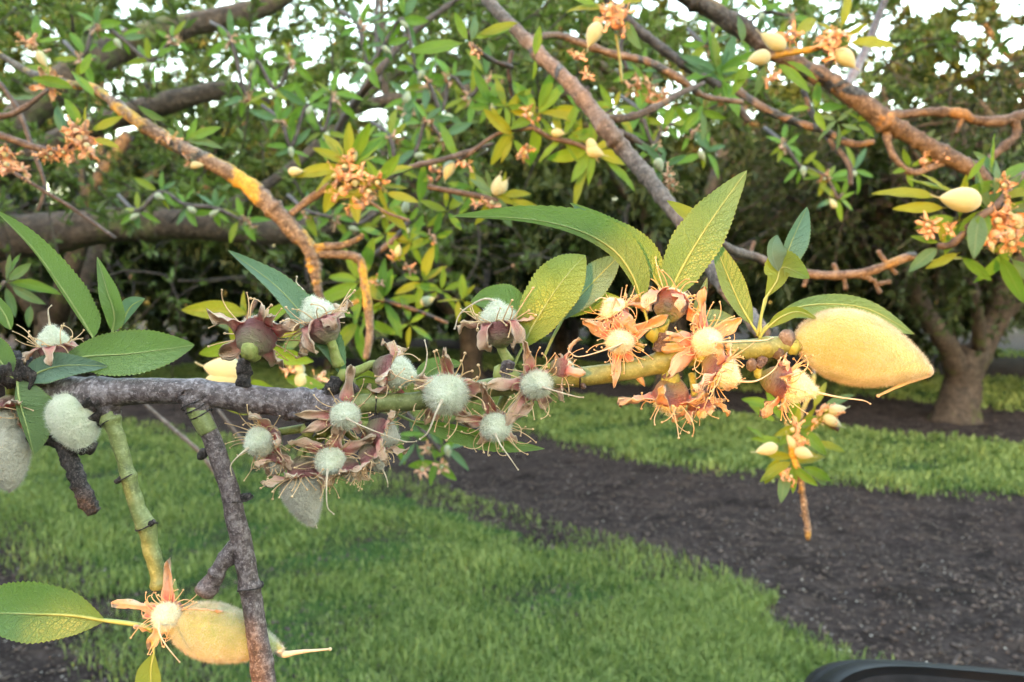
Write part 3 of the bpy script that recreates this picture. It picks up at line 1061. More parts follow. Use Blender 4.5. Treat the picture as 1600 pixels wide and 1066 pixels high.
rows = [
    (5.4, [13.2, 18.6, 24.0], "dark almond tree in shade beyond the near grass, %s trunk from the right"),
    (12.2, [5.6, 10.2, 14.2, 18.0, 23.0, 28.0], "almond tree behind the second grass strip, %s trunk left of the vase-shaped one"),
    (18.8, [-5.6, 3.5, 7.6, 12.0, 16.0, 21.0, 26.4], "shaded almond tree of the next row back, %s trunk from the right"),
    (25.4, [-8.0, -2.0, 4.0, 10.0, 16.0, 22.0, 28.0], "far almond tree between nearer trunks, %s from the right of its row"),
    (32.0, [-12.0, -6.0, 0.5, 6.5, 12.5, 18.5, 24.5, 30.5], "most distant almond tree under the crowns, %s from the right of its row"),
]
ORD = "first second third fourth fifth sixth seventh eighth".split()
for ri, (n_, ss, lab) in enumerate(rows):
    for k, s_ in enumerate(ss):
        x, y = rowpos(n_, s_)
        plant(x + rnd.uniform(-.3, .3), y + rnd.uniform(-.3, .3), rnd.randrange(4), rnd.random() * 6.28, rnd.uniform(1.3, 1.6), lab % ORD[k], "almond trees of row %s beyond the branch" % ORD[ri])

for k, (x, y, lb) in enumerate(((-12.5, 8.5, "almond tree beyond the near one, standing just outside the frame at the left"), (-17.0, 15.0, "almond tree farther out past the left edge, beside the orchard lane"), (-19.0, 5.0, "almond tree far out past the left edge, level with the near one"), (13.5, 5.5, "almond tree standing just outside the frame at the right"), (9.7, 12.9, "tall almond tree past the right edge, its crown hanging in behind the vase-shaped tree"))):
    plant(x, y, k % 4, k * 1.7, 1.35 if k < 4 else 1.6, lb, "almond trees at the sides of the view")

# far mass of foliage closing the orchard
mC, mA = [], []
for i in range(9000):
    an = rnd.uniform(-0.75, 0.62)
    r_ = rnd.uniform(44, 58)
    mC.append((math.sin(an) * r_, math.cos(an) * r_, rnd.uniform(0.3, 5.6) * (1 - 0.25 * rnd.random())))
    mA.append((rnd.gauss(0, 1), rnd.gauss(0, 1), rnd.gauss(0.4, 1)))
mC, mA = np.array(mC), np.array(mA)
mA /= np.linalg.norm(mA, axis=1)[:, None]
V, Fc, uv = rosettes(mC, mA, 5, 0.34, 0.28)
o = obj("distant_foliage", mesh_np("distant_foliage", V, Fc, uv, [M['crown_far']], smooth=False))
o['kind'] = 'stuff'
o['label'] = 'dark mass of distant orchard foliage beyond the last trunks'
o['category'] = 'foliage'

# ---- the vase shaped tree at the right, trunk and limbs as seen
def limb(mb, pts, d, seg=10, rough=0.2, nsc=5, n=None, mi=0):
    """pts: (x, y, radius px, extra depth m)"""
    C = catmull([tuple(P(p[0], p[1], d + (p[3] if len(p) > 3 else 0))) + (p[2] * d / F,) for p in pts], n or len(pts) * 5)
    tube(mb, [Vector(c[:3]) for c in C], [max(c[3], 0.0005) for c in C], seg, mi, rough, nsc)
    return C


DR = 10.5
gx, gy = G(1495, 657)
rt = thing("almond_tree", "vase-shaped almond tree with thick brown trunk on bare soil behind the large fuzzy fruit", "tree", (gx, gy, 0), None)
DR = (P(1495, 657, 1.0) - CO)
DR = CO.z / -DR.z
mb = MB()
limb(mb, [(1492, 668, 43), (1494, 648, 33), (1500, 620, 28), (1505, 590, 27), (1506, 565, 31), (1506, 548, 29)], DR, 18, 0.16, 5)
limb(mb, [(1500, 585, 21), (1485, 550, 16, -.2), (1462, 515, 15, -.4), (1440, 480, 15, -.5), (1422, 440, 14, -.6), (1408, 400, 12, -.8), (1385, 360, 10, -1), (1370, 300, 9, -1.2)], DR, 12)
limb(mb, [(1440, 480, 11, -.5), (1415, 470, 9, -.3), (1385, 430, 7, 0), (1340, 400, 6, .2), (1300, 350, 6, .3)], DR, 8)
limb(mb, [(1512, 580, 22), (1535, 540, 19, .1), (1556, 500, 19, .1), (1572, 460, 19, .0), (1590, 410, 17, -.1), (1604, 350, 15, -.2), (1612, 280, 13, -.3)], DR, 12)
limb(mb, [(1560, 500, 12, .1), (1590, 475, 11, .4), (1640, 455, 10, .8)], DR, 8)
limb(mb, [(1498, 575, 14, .3), (1488, 545, 10, .6), (1484, 510, 9, .9), (1497, 465, 9, 1.1), (1515, 430, 8, 1.3), (1530, 360, 7, 1.4)], DR, 9)
limb(mb, [(1530, 545, 10, -.2), (1528, 500, 9, -.5), (1520, 450, 8, -.8), (1500, 380, 7, -1), (1470, 310, 6, -1.2)], DR, 8)
ends = []
for (x, y, dz) in ((1370, 300, -1.2), (1385, 360, -1), (1408, 400, -.8), (1300, 350, .3), (1340, 400, .2), (1604, 350, -.2), (1612, 280, -.3), (1590, 410, -.1), (1530, 360, 1.4), (1515, 430, 1.3), (1470, 310, -1.2), (1500, 380, -1), (1640, 455, .8)):
    for q in range(5):
        grow(mb, P(x, y, DR + dz), V3(rnd.gauss(0, .8), rnd.uniform(0.1, 1.6), rnd.gauss(0, .8)), rnd.uniform(1.2, 2.1) if y < 420 else 1.1, 0.045, 2, ends, 1.0, 4, 0.3)
me = mb.mesh("trunk", M['bark_tree'])
me.transform(Matrix.Translation(-rt.location))
obj("trunk", me, rt)
C, A = [], []
for pts in ends:
    for _ in range(8):
        i = rnd.randrange(len(pts) - 1)
        C.append(tuple(pts[i].lerp(pts[i + 1], rnd.random()) - rt.location))
        A.append(tuple((pts[i + 1] - pts[i]).normalized() + Vector((rnd.gauss(0, .6), rnd.gauss(0, .6), rnd.gauss(.25, .5)))))
# suckers and moss tufts on the limbs
for (x0, y0, x1, y1, dz) in ((1408, 400, 1450, 490, -.6), (1590, 400, 1560, 490, 0), (1500, 460, 1488, 540, .9)):
    for _ in range(26):
        t = rnd.random()
        C.append(tuple(P(x0 + (x1 - x0) * t + rnd.gauss(0, 9), y0 + (y1 - y0) * t, DR + dz) - rt.location))
        A.append((rnd.gauss(0, 1), rnd.gauss(0, 1), rnd.gauss(.8, .5)))
for (x0, y0, x1, y1, dz, sp) in ((1300, 350, 1400, 460, -.2, 26), (1385, 330, 1430, 450, -.9, 24), (1470, 300, 1520, 440, -.8, 26), (1530, 360, 1490, 500, .9, 20), (1600, 300, 1580, 470, -.3, 26), (1340, 300, 1560, 330, -.6, 30), (1560, 440, 1640, 470, .3, 24), (1400, 420, 1445, 520, -.7, 14)):
    for _ in range(110):
        t = rnd.random()
        C.append(tuple(P(x0 + (x1 - x0) * t + rnd.gauss(0, sp), y0 + (y1 - y0) * t + rnd.gauss(0, sp), DR + dz + rnd.gauss(0, .3)) - rt.location))
        A.append((rnd.gauss(0, 1), rnd.gauss(0, 1), rnd.gauss(-.1, .7)))
C, A = np.array(C), np.array(A)
A /= np.linalg.norm(A, axis=1)[:, None]
V, Fc, uv = rosettes(C, A, 6, 0.07, 0.2)
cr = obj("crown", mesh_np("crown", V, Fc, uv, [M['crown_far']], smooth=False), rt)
cr['kind'] = 'stuff'

# ---- the near tree at the left: limbs reaching in from a trunk outside the frame
TA = Vector((-4.9, 3.4, 0))
ta = thing("almond_tree", "nearest almond tree, its thick mossy limbs and dense leaves filling the upper left", "tree", TA)
mb = MB()
tube(mb, catmull([tuple(TA + Vector(v)) for v in ((0, 0, -.05), (0, 0, .3), (.05, .02, .8), (.1, .05, 1.15))], 9), [.34, .27, .24, .23, .22, .22, .23, .25, .26], 16, rough=.15, nscale=5)
tk = TA + Vector((.1, .05, 1.0))


def toward(pts, r0, d):
    s = [tuple(tk) + (r0,), tuple(tk.lerp(P(pts[0][0], pts[0][1], d), 0.5) + Vector((0, 0, 0.05))) + (r0 * .85,)]
    s += [tuple(P(p[0], p[1], d + (p[3] if len(p) > 3 else 0))) + (p[2] * d / F,) for p in pts]
    C = catmull(s, len(s) * 6)
    tube(mb, [Vector(c[:3]) for c in C], [max(c[3], .002) for c in C], 14, 0, .17, 5)
    return C


toward([(-60, 385, 38), (60, 368, 33), (180, 350, 28), (300, 352, 25, .1), (420, 362, 22, .3), (520, 352, 15, .5), (620, 330, 10, .8), (720, 300, 6, 1.1)], .17, 4.3)
toward([(-60, 260, 30), (60, 160, 26, .1), (130, 105, 26, .1), (190, 70, 24, .2), (260, 48, 21, .2), (340, 30, 19, .3), (430, 2, 16, .4), (520, -60, 12, .5)], .16, 4.0)
toward([(-60, 300, 20), (60, 235, 18), (150, 195, 18), (230, 170, 18), (300, 150, 16), (370, 140, 14, .1), (420, 160, 8, .2)], .12, 4.6)
limb(mb, [(300, 352, 12, .1), (400, 300, 9, .2), (480, 240, 8, .4), (560, 160, 9, .6), (640, 100, 8, .8), (720, 60, 7, 1.), (800, 10, 6, 1.2)], 4.3, 8)
limb(mb, [(520, 180, 10), (600, 158, 10), (680, 150, 11), (760, 140, 11), (840, 150, 9), (920, 140, 6)], 4.9, 8)
limb(mb, [(500, 352, 7, .4), (560, 300, 6, .5), (610, 210, 6, .6), (600, 120, 6, .6), (596, 0, 5, .6)], 4.3, 7)
me = mb.mesh("trunk", M['bark_tree'])
me.transform(Matrix.Translation(-TA))
obj("trunk", me, ta)
mb = MB()
LIMBS = np.array([(x, y) for ax_, ay_, bx_, by_ in ((-40, 385, 180, 352), (180, 352, 440, 358), (440, 358, 600, 335), (60, 160, 130, 105), (130, 105, 260, 48), (260, 48, 430, 2), (150, 195, 300, 150), (300, 150, 410, 150), (520, 180, 680, 150), (680, 150, 860, 150))
                  for x, y in zip(np.linspace(ax_, bx_, 8), np.linspace(ay_, by_, 8))])
# thin bare twigs hanging in the shade
twigs = []
for i in range(900):
    dense = i < 800
    x = rnd.uniform(-40, 820)
    y = rnd.uniform(-30, 340) if dense else rnd.uniform(300, 470)
    if dense and x > 600 and rnd.random() < 0.35:
        x = rnd.uniform(-40, 560)
    if dense and i % 4 == 0:
        x, y = rnd.uniform(600, 1400), rnd.uniform(-60, 170)
    topf = dense and i % 4 == 1
    if topf:
        x, y = rnd.uniform(-60, 1050), rnd.uniform(-70, 130)
    dd = rnd.uniform(2.4, 8.5) if dense else rnd.uniform(3.0, 6.0)
    if topf:
        dd = rnd.uniform(5, 9)
    if dd < 4.9 and np.hypot(LIMBS[:, 0] - x, LIMBS[:, 1] - y).min() < 40 and rnd.random() < 0.92:
        dd = rnd.uniform(5.2, 8.5)
    p = P(x, y, dd)
    d = V3(rnd.gauss(0.2, .7), rnd.gauss(-0.1, .6), rnd.gauss(0, .6)).normalized()
    L = rnd.uniform(.25, .6) if dense else rnd.uniform(.4, .9)
    pts = [p]
    n = 6
    for k in range(n):
        d = (d + V3(rnd.gauss(0, .18), rnd.gauss(-.02, .18), rnd.gauss(0, .18))).normalized()
        pts.append(pts[-1] + d * L / n)
    twigs.append((pts, dd, dense))
    tube(mb, pts, [.0042 * (1 - .6 * k / n) * (1 if dd < 3 else 1.5) for k in range(n + 1)], 4)
me = mb.mesh("twigs", M['bark_tree'])
me.transform(Matrix.Translation(-TA))
tw_ = obj("twigs", me, ta)
tw_['kind'] = 'stuff'
C, A, D_ = [], [], []
for pts, dd, dense in twigs:
    for _ in range((20 if dd > 5 else 10) if dense else 2):
        i = rnd.randrange(len(pts) - 1)
        C.append(tuple(pts[i].lerp(pts[i + 1], rnd.random()) - TA))
        A.append(tuple((pts[i + 1] - pts[i]).normalized() * .5 + V3(rnd.gauss(0, .6), rnd.gauss(.5, .5), rnd.gauss(0, .6))))
        D_.append(dd)
C, A = np.array(C), np.array(A)
A /= np.linalg.norm(A, axis=1)[:, None]
V, Fc, uv = rosettes(C, A, 7, 0.058, 0.15)
cr = obj("crown", mesh_np("crown", V, Fc, uv, [M['crown']], smooth=False), ta)
cr['kind'] = 'stuff'
mb = MB()
for i in rnd.sample(range(len(C)), 620):
    c = Vector(C[i])
    if rnd.random() < 0.55:
        blob(mb, c + V3(rnd.gauss(0, .01), -.008, rnd.gauss(0, .01)), .0085 * rnd.uniform(.6, 1.2), 0, 6, 5, (1, 1, 1.5))
    else:
        for _ in range(4):
            blob(mb, c + Vector((rnd.gauss(0, .006), rnd.gauss(0, .006), rnd.gauss(0, .006))), .0045, 1, 5, 3, (1, .6, 1.5))
M['dryflower'] = simple("dry_flower", (0.50, 0.24, 0.14), (0.80, 0.50, 0.34), 120, 0.8, 0.2, 0.001, trans=0.2)
fr = obj("fruitlets", mb.mesh("fruitlets", M['nut'], M['dryflower']), ta)
fr['kind'] = 'stuff'

# rows behind the photographer, which keep the low sun off the ground
sdir = Vector((TO_SUN.x, TO_SUN.y)).normalized()
for n_ in (-7, -12, -17, -23, -29, -35, -41):
    for k in range(-8, 9):
        x, y = rowpos(n_, k * 4.6 + rnd.uniform(-.5, .5))
        u = x * sdir.y - y * sdir.x
        if abs(u) < 5.2 or math.hypot(x, y) < 11.5 or (y > -1.5 and x > -0.8 * abs(y) - 9) or abs(u) > 30 or x * sdir.x + y * sdir.y < 0:
            continue
        plant(x, y, rnd.randrange(4), rnd.random() * 6.28, 1.15, "almond tree of the rows standing behind the photographer", "almond trees behind the photographer")


# ================================================================== the near branch
BB = thing("almond_branch", "near almond branch in sharp focus with fuzzy young almonds, dried flowers and serrated leaves", "branch", P(150, 620))


def wood(name, pts, mat, d=D0, n=None, seg=22, rough=0.14, nsc=260, rings=(), parent=None, label=None):
    """pts: (x, y, radius px, toward the viewer px); rings: pixels along it where bud scars swell the wood"""
    m = n or max(12, int(sum(math.hypot(pts[i + 1][0] - pts[i][0], pts[i + 1][1] - pts[i][1]) for i in range(len(pts) - 1)) / 3.2))
    C = catmull([(p[0], p[1], p[2], p[3] if len(p) > 3 else 0) for p in pts], m)
    path, rad = [], []
    for c in C:
        r = c[2] * 0.93
        for (rx, ry, k, wd) in rings:
            dd = math.hypot(c[0] - rx, c[1] - ry)
            r *= 1 + k * math.exp(-(dd / wd) ** 2)
        path.append(P(c[0], c[1], d) + BACK * (c[3] * d / F))
        rad.append(r * d / F)
    mb = MB()
    tube(mb, path, rad, seg, 0, rough, nsc)
    o = world_part(name, mb, parent or BB, M[mat])
    if label:
        o['label'] = label
    return o


wood("branch_wood", [(-40, 575, 22, -30), (20, 590, 24, -22), (80, 606, 24, -14), (140, 618, 27, -6), (200, 612, 23), (290, 612, 21), (380, 622, 23), (450, 630, 24), (505, 634, 25), (545, 634, 22)], 'bark_grey', seg=30, rough=.07, nsc=190,
     rings=((150, 618, .22, 22), (310, 613, .2, 14), (380, 620, .12, 10), (470, 632, .18, 12), (510, 634, .2, 12)))
wood("branch_wood", [(530, 634, 19), (580, 630, 16), (640, 628, 15.5), (700, 620, 15.5), (760, 607, 16), (820, 597, 16), (880, 592, 16), (940, 585, 16.5), (1000, 575, 17, -2), (1060, 560, 18, -4), (1120, 550, 17, -4), (1180, 545, 17, -2), (1215, 540, 16), (1240, 533, 13)], 'bark_green', seg=26, rough=.05,
     rings=((790, 600, .2, 10), (590, 630, .06, 8), (905, 590, .1, 6), (1035, 565, .15, 10), (1130, 550, .15, 10), (1200, 543, .15, 9)), label="green younger part of the branch")
# dark knot where the twigs leave
wood("knot", [(120, 612, 22, -8), (150, 632, 30, -8), (170, 655, 17, -5)], 'bark_black', rough=.5, nsc=420, n=26)
wood("knot", [(0, 572, 24, 10), (30, 580, 27, 6), (62, 592, 22, 0)], 'bark_black', rough=.4, nsc=350, n=26)
wood("knot", [(45, 680, 16, -10), (95, 688, 17, -8), (140, 700, 13, -6)], 'bark_black', rough=.5, nsc=420, n=20)
wood("knot", [(440, 632, 22, 0), (470, 634, 26, 1), (500, 635, 26, 1), (526, 634, 23, 0), (552, 633, 17, 0)], 'bark_grey', rough=.32, nsc=520, n=44, seg=26)
wood("knot", [(168, 626, 22, -4), (170, 645, 17, -3), (173, 656, 14.5, 0)], 'bark_grey', rough=.3, nsc=500, n=16)
wood("knot", [(302, 612, 24, 4), (310, 632, 19.5, 8), (313, 642, 17, 10)], 'bark_grey', rough=.25, nsc=500, n=16)
# side twigs
wood("side_twig", [(162, 632, 17, -4), (172, 655, 14), (186, 692, 12), (200, 742, 12), (214, 790, 12.5), (228, 822, 14), (236, 858, 13), (246, 892, 13), (252, 918, 14)], 'bark_green', rings=((172, 658, .25, 5), (198, 745, .22, 6), (230, 820, .3, 6), (251, 912, .2, 6)), label="green side twig hanging down")
wood("side_twig", [(306, 622, 17, 8), (316, 640, 16, 10), (330, 672, 15, 10), (346, 715, 15, 10), (362, 760, 15.5, 12), (374, 810, 16, 14), (384, 850, 16.5, 15), (394, 900, 16.5, 16), (404, 960, 16.5, 18), (412, 1010, 18, 19), (424, 1085, 19, 20)], 'bark_plum', seg=26, rough=.09,
     rings=((308, 628, .25, 6), (316, 640, .18, 4), (330, 700, .16, 5), (383, 775, .2, 7), (397, 912, .22, 7), (408, 1030, .2, 7)), label="plum grey side twig hanging down")
wood("twig_stub", [(380, 838, 13, 14), (362, 865, 12, 18), (350, 885, 12.5, 22), (342, 898, 14, 24), (334, 912, 17, 26), (330, 920, 15, 27)], 'bark_plum', rings=((362, 868, .25, 5), (348, 888, .2, 4)), rough=.3)
wood("twig_stub", [(92, 690, 13, -6), (108, 722, 13, -4), (124, 758, 13, -2), (140, 788, 14, 0), (148, 800, 11, 0)], 'bark_black', rough=.4, nsc=420, label="black broken stub")
for (x, y, x2, y2, r) in ((383, 602, 386, 562, 13), (316, 712, 326, 703, 8), (384, 776, 394, 772, 7), (400, 914, 412, 910, 8), (510, 628, 530, 592, 14), (404, 1030, 416, 1034, 8), (237, 818, 246, 812, 5), (196, 742, 186, 752, 5),
                          (905, 592, 912, 606, 5), (1040, 585, 1048, 598, 9), (790, 590, 795, 565, 13), (500, 648, 488, 668, 13), (560, 612, 545, 590, 6), (1190, 560, 1182, 574, 8), (1030, 548, 1034, 520, 11)):
    wood("spur", [(x, y, r, 6), ((x + x2) / 2, (y + y2) / 2, r * .95, 9), (x2, y2, r * .75, 11)], 'bark_black' if x < 560 else 'bark_plum', rough=.45, nsc=480, n=14, seg=14)
# bud scars: thin dark raised rings
for (x, y, r, a, dz) in ((172, 660, 14, -65, 2), (199, 745, 13.5, -72, 2), (230, 822, 16, -75, 2), (308, 630, 20, -60, 10), (313, 638, 19, -62, 10), (319, 648, 17.5, -64, 10), (397, 912, 19, -80, 17), (383, 778, 17, -78, 13), (590, 630, 18, 4, 0), (905, 590, 19, 5, 0)):
    mb = MB()
    n_ = 30
    ax = V3(math.cos(math.radians(a)), math.sin(math.radians(a)), 0)
    pv = V3(-math.sin(math.radians(a)), math.cos(math.radians(a)), 0)
    c0 = P(x, y) + BACK * (dz * D0 / F)
    pts = []
    for k in range(n_ + 1):
        th = 2 * PI * k / n_
        pts.append(c0 + (pv * math.cos(th) + BACK * math.sin(th)) * (r * D0 / F) + ax * (math.sin(th * 2 + x) * 1.6 * D0 / F))
    tube(mb, pts, [1.0 * D0 / F * (0.7 + 0.6 * abs(math.sin(k * .9))) for k in range(n_ + 1)], 5, cap=False)
    world_part("bud_scar", mb, BB, M['bark_black'])

wood("side_twig", [(309, 630, 16.5, 10), (316, 644, 16.8, 12), (325, 662, 16, 12), (331, 674, 15, 11)], 'bark_green', rough=.05, n=14, label="mossy green collar of the grey twig")
# ---- leaves (1600 px picture), base -> tip
LV = close_leaf
LV(BB, [(146, 528), (128, 495, 3), (100, 450, 6), (55, 388, 6), (-8, 328, 0)], 6, 42, -.4, .5, peak=.36, pet=[(150, 600, -8), (150, 560)])
LV(BB, [(176, 518), (181, 492, 4), (172, 455, 8), (154, 402, 4)], 13, 26, .5, .7, peak=.45, pet=[(170, 580, -8), (176, 540)])
LV(BB, [(186, 512, -4), (196, 488, -4), (206, 475, -6), (222, 466, -9)], 14, 8, .3, -.6, peak=.5, mat='leaf_blue')
LV(BB, [(98, 562, 6), (150, 556, 10), (205, 553, 12), (260, 546, 10), (306, 539, 4)], 36, 34, .25, .25, peak=.52, pet=[(70, 600, -6), (80, 575)])
LV(BB, [(48, 594, 14), (80, 578, 18), (120, 570, 20), (178, 572, 16)], 22, 22, .25, .3, peak=.45, pet=[(40, 610, 0), (42, 600, 8)], mat='leaf_blue')
LV(BB, [(40, 592, 20), (48, 625, 26), (58, 660, 26), (66, 708, 20)], 46, 6, -.2, .5, peak=.5, pet=[(40, 600, 5), (40, 596, 14)])
LV(BB, [(34, 586, 26), (18, 560, 30), (-5, 542, 30), (-40, 528, 24)], 34, 30, .2, .2, peak=.42, pet=[(44, 600, 5), (40, 592, 20)])
LV(BB, [(18, 515, 2), (12, 495, 4), (0, 475, 5), (-15, 455, 3)], 12, 14, .3, .3)
LV(BB, [(533, 588, -10), (512, 540, -8), (470, 490, -6), (425, 442, -4), (356, 391, 0)], 16, 30, .6, .25, peak=.45, pet=[(530, 620, -10), (534, 602, -10)], mat='leaf_blue')
LV(BB, [(1002, 470, 4), (985, 430, 14), (955, 392, 18), (900, 362, 18), (820, 344, 14), (706, 339, 6)], 9, 34, -.2, .35, peak=.42, pet=[(1015, 515, 0), (1008, 490, 2)], n=60)
LV(BB, [(1032, 448, -8), (1012, 412, -12), (975, 380, -14), (935, 350, -16), (892, 314, -18)], 10, 30, .5, .3, peak=.42, mat='leaf', pet=[(1040, 500, -10), (1036, 470, -8)])
LV(BB, [(898, 318, -14), (920, 345, -12), (950, 372, -10)], 14, 22, .5, .3, peak=.55, mat='leaf_blue', rib=False)
LV(BB, [(815, 545, 4), (832, 510, 14), (862, 462, 20), (890, 425, 18), (914, 400, 8)], 42, 36, -.2, .35, peak=.52, pet=[(800, 580, 0), (808, 560, 2)], mat='leaf_yellow')
LV(BB, [(826, 500, -20), (800, 480, -20), (770, 468, -22), (734, 470, -26)], 24, 30, .2, .2, peak=.45, mat='leaf')
LV(BB, [(815, 478, -26), (850, 455, -28), (880, 445, -30)], 22, 20, .2, .2, mat='leaf')
LV(BB, [(880, 500, -22), (905, 465, -20), (938, 430, -22), (972, 396, -26)], 28, 26, .2, .3, peak=.55, mat='leaf_blue', pet=[(850, 560, -14), (866, 525, -20)])
LV(BB, [(860, 492, -34), (900, 478, -34), (945, 470, -36), (1000, 478, -38)], 22, 16, .2, .2, mat='leaf_yellow')
LV(BB, [(1042, 468, 6), (1060, 425, 14), (1088, 375, 20), (1122, 325, 18), (1165, 268, 6)], 38, 34, .15, .3, peak=.44, pet=[(1034, 520, 2), (1036, 492, 4)], n=60, rr=2.2)
LV(BB, [(1178, 508, -8), (1158, 470, -12), (1138, 420, -16), (1118, 365, -20)], 18, 20, .3, .3, peak=.5, pet=[(1192, 535, -2), (1186, 522, -5)])
LV(BB, [(1100, 350, -24), (1080, 330, -28), (1048, 308, -30)], 10, 12, .2, .3, mat='leaf_yellow', rib=False)
LV(BB, [(1194, 468, 2), (1212, 440, 4), (1222, 418, 4), (1262, 436, 8)], 26, 16, .2, .3, peak=.6, mat='leaf_yellow', pet=[(1188, 525, 2), (1188, 500, 2)])
LV(BB, [(1214, 425, 6), (1205, 405, 9), (1204, 385, 9), (1212, 368, 6)], 10, 20, .5, .4, peak=.5, mat='leaf_blue', rib=False)
LV(BB, [(1200, 462, -4), (1222, 420, -4), (1240, 375, -6), (1264, 322, -8)], 12, 24, .6, .2, peak=.66, mat='leaf_blue', pet=[(1184, 525, -2), (1190, 495, -3)])
LV(BB, [(1205, 505, -6), (1245, 482, -14), (1300, 474, -22), (1370, 482, -26), (1442, 522, -24)], 16, 30, -.1, .2, peak=.6, pet=[(1188, 528, 0), (1194, 515, -3)], n=56)
LV(BB, [(1196, 512, 10), (1215, 496, 14), (1242, 488, 14), (1275, 500, 10)], 9, 10, .3, .3, mat='leaf_yellow', pet=[(1186, 530, 2), (1190, 520, 6)])
LV(BB, [(1086, 492, 2), (1092, 472, 6), (1104, 434, 4)], 9, 9, .4, .4, mat='leaf_blue')
LV(BB, [(1090, 512, -18), (1120, 500, -20), (1165, 504, -22)], 18, 12, .1, .2, mat='leaf_blue')
LV(BB, [(166, 968, 4), (120, 958, 10), (60, 955, 12), (0, 955, 10), (-60, 962, 6)], 42, 56, .15, .3, peak=.5, pet=[(240, 985, 2), (226, 977, 3), (200, 972, 4)], n=60, rr=2.4)
LV(BB, [(243, 1018, 4), (240, 1040, 7), (240, 1070, 8), (238, 1110, 4)], 20, 20, .5, .5, mat='leaf_yellow', pet=[(244, 985, 2), (240, 1000, 3)], peak=.55)
LV(BB, [(640, 660, -20), (700, 672, -16), (770, 690, -14), (852, 704, -18)], 10, 20, .2, .2, peak=.5, pet=[(600, 640, -14), (618, 650, -18)])
LV(BB, [(655, 608, -20), (665, 585, -22), (690, 572, -24), (722, 570, -26)], 18, 14, .2, .2)
LV(BB, [(545, 600, -22), (556, 640, -20), (572, 660, -18)], 14, 14, .2, .2)
LV(BB, [(522, 620, -24), (560, 590, -26), (600, 600, -26)], 12, 12, .2, .2, mat='leaf_yellow')

# ---- fruitlets: (pixel, radius px, axis (right, up, toward viewer))
FR = fruitlet
FR(BB, 84, 538, 24, (-.12, 1, .15), style=(84, 478), sep=[(0, 1.4, -.8), (70, 1.3, -.9), (140, 1.3, -1), (215, 1.5, -.7), (290, 1.5, -.7)], olen=1.6, ns=15, ped=(88, 600), nf=2200)
FR(BB, 402, 524, 33, (.05, .62, -.78), sep=[(-20, 1.5, -.2), (75, 1.5, .5), (150, 1.7, .2), (222, 1.6, -.3), (300, 1.5, -.6)], ped=(398, 552, 8), ns=16, nf=900, front=False, pedr=.40, flen=.1)
FR(BB, 502, 505, 30, (-.45, .85, -.1), style=(462, 432, -6), sep=[(-30, 1.4, .1), (60, 1.4, .9), (170, 1.4, -.8), (235, 1.7, -1.2), (300, 1.2, -1.2)], ped=(528, 572, -4), ns=18, nf=2600, olen=1.8)
FR(BB, 617, 580, 27, (.95, -.28, .15), style=(664, 532, 0), sep=[(100, 2.0, .3), (20, 1.2, -.9), (170, 1.3, -1), (240, 1.5, -.6), (300, 1.7, -.3)], ped=(552, 582, 2), ns=16, nf=2200, olen=1.7, dz=4)
FR(BB, 698, 617, 33, (-.1, -.2, 1), style=(664, 678, 28), sep=[(15, 1.55, .7), (88, 1.7, .5), (160, .9, -.4), (235, 1.1, -.3), (300, 1.2, -.2)], ns=20, nf=5200, olen=1.7, orad=.98, flen=.16, ped=(740, 605, -30), dz=34)
FR(BB, 775, 668, 25, (0, -.32, .95), style=(809, 725, 22), sep=[(105, 2.3, .3), (165, 1.7, .1), (30, 1.9, -.1), (235, 1.1, -.4), (310, 1.1, -.4)], ns=22, nf=3600, ped=(790, 620, -26), flen=.16, dz=30)
FR(BB, 841, 601, 26, (.35, -.1, .92), style=(906, 617, 22), sep=[(110, 2.1, .3), (178, 2.2, .2), (230, 2.3, .2), (300, 1.2, -.3), (30, 1.0, -.5)], ns=18, nf=3600, ped=(800, 585, -20), flen=.16, dz=32)
FR(BB, 779, 503, 31, (-.12, .98, .05), style=(711, 514, 8), sep=[(170, 1.3, -.2), (-10, 1.2, .2), (230, 1.6, -1.5), (310, 1.5, -1.5), (90, 1.2, .2)], ns=20, nf=2600, olen=1.35, ped=(795, 566, 2), cupk=1.1)
FR(BB, 880, 578, 20, (.65, -.15, -.1), sep=[(90, 2.3, .4), (10, 2.0, .4), (160, 1.7, 0), (230, 1.7, 0), (300, 1.6, .1)], ns=14, nf=900, olen=1.3, ped=(835, 590, -12))
FR(BB, 548, 648, 24, (.3, -.05, .95), style=(642, 684, 14), sep=[(82, 2.5, .2), (175, 2.3, .3), (200, 2.0, -.1), (260, 1.2, -.4), (320, 1.0, -.4)], ns=16, nf=3400, ped=(500, 660, -20), dz=36)
FR(BB, 404, 692, 26, (-.42, -.25, .86), style=(372, 738, 14), sep=[(75, 2.1, .7), (15, 2.2, .6), (330, 1.9, 0), (200, 1.1, -.4), (280, 1.6, -.2)], ns=20, nf=3400, ped=(490, 668, -16), dz=12)
FR(BB, 521, 722, 25, (.05, -.32, .94), style=(532, 793, 18), sep=[(140, 2.4, .4), (30, 2.5, .3), (75, 1.9, .2), (260, 1.2, -.3), (320, 1.6, -.2)], ns=22, nf=3600, ped=(510, 672, -22), dz=26)
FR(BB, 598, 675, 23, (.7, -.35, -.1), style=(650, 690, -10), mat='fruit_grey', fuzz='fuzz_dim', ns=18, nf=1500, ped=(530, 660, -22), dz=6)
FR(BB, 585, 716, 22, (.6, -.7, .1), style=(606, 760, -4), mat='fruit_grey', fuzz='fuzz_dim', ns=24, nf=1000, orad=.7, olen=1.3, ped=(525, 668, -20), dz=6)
FR(BB, 548, 738, 19, (.2, -.9, .2), mat='fruit_grey', fuzz='fuzz_dim', ns=24, nf=600, orad=.6, olen=1.2, ped=(520, 670, -20), dz=8)
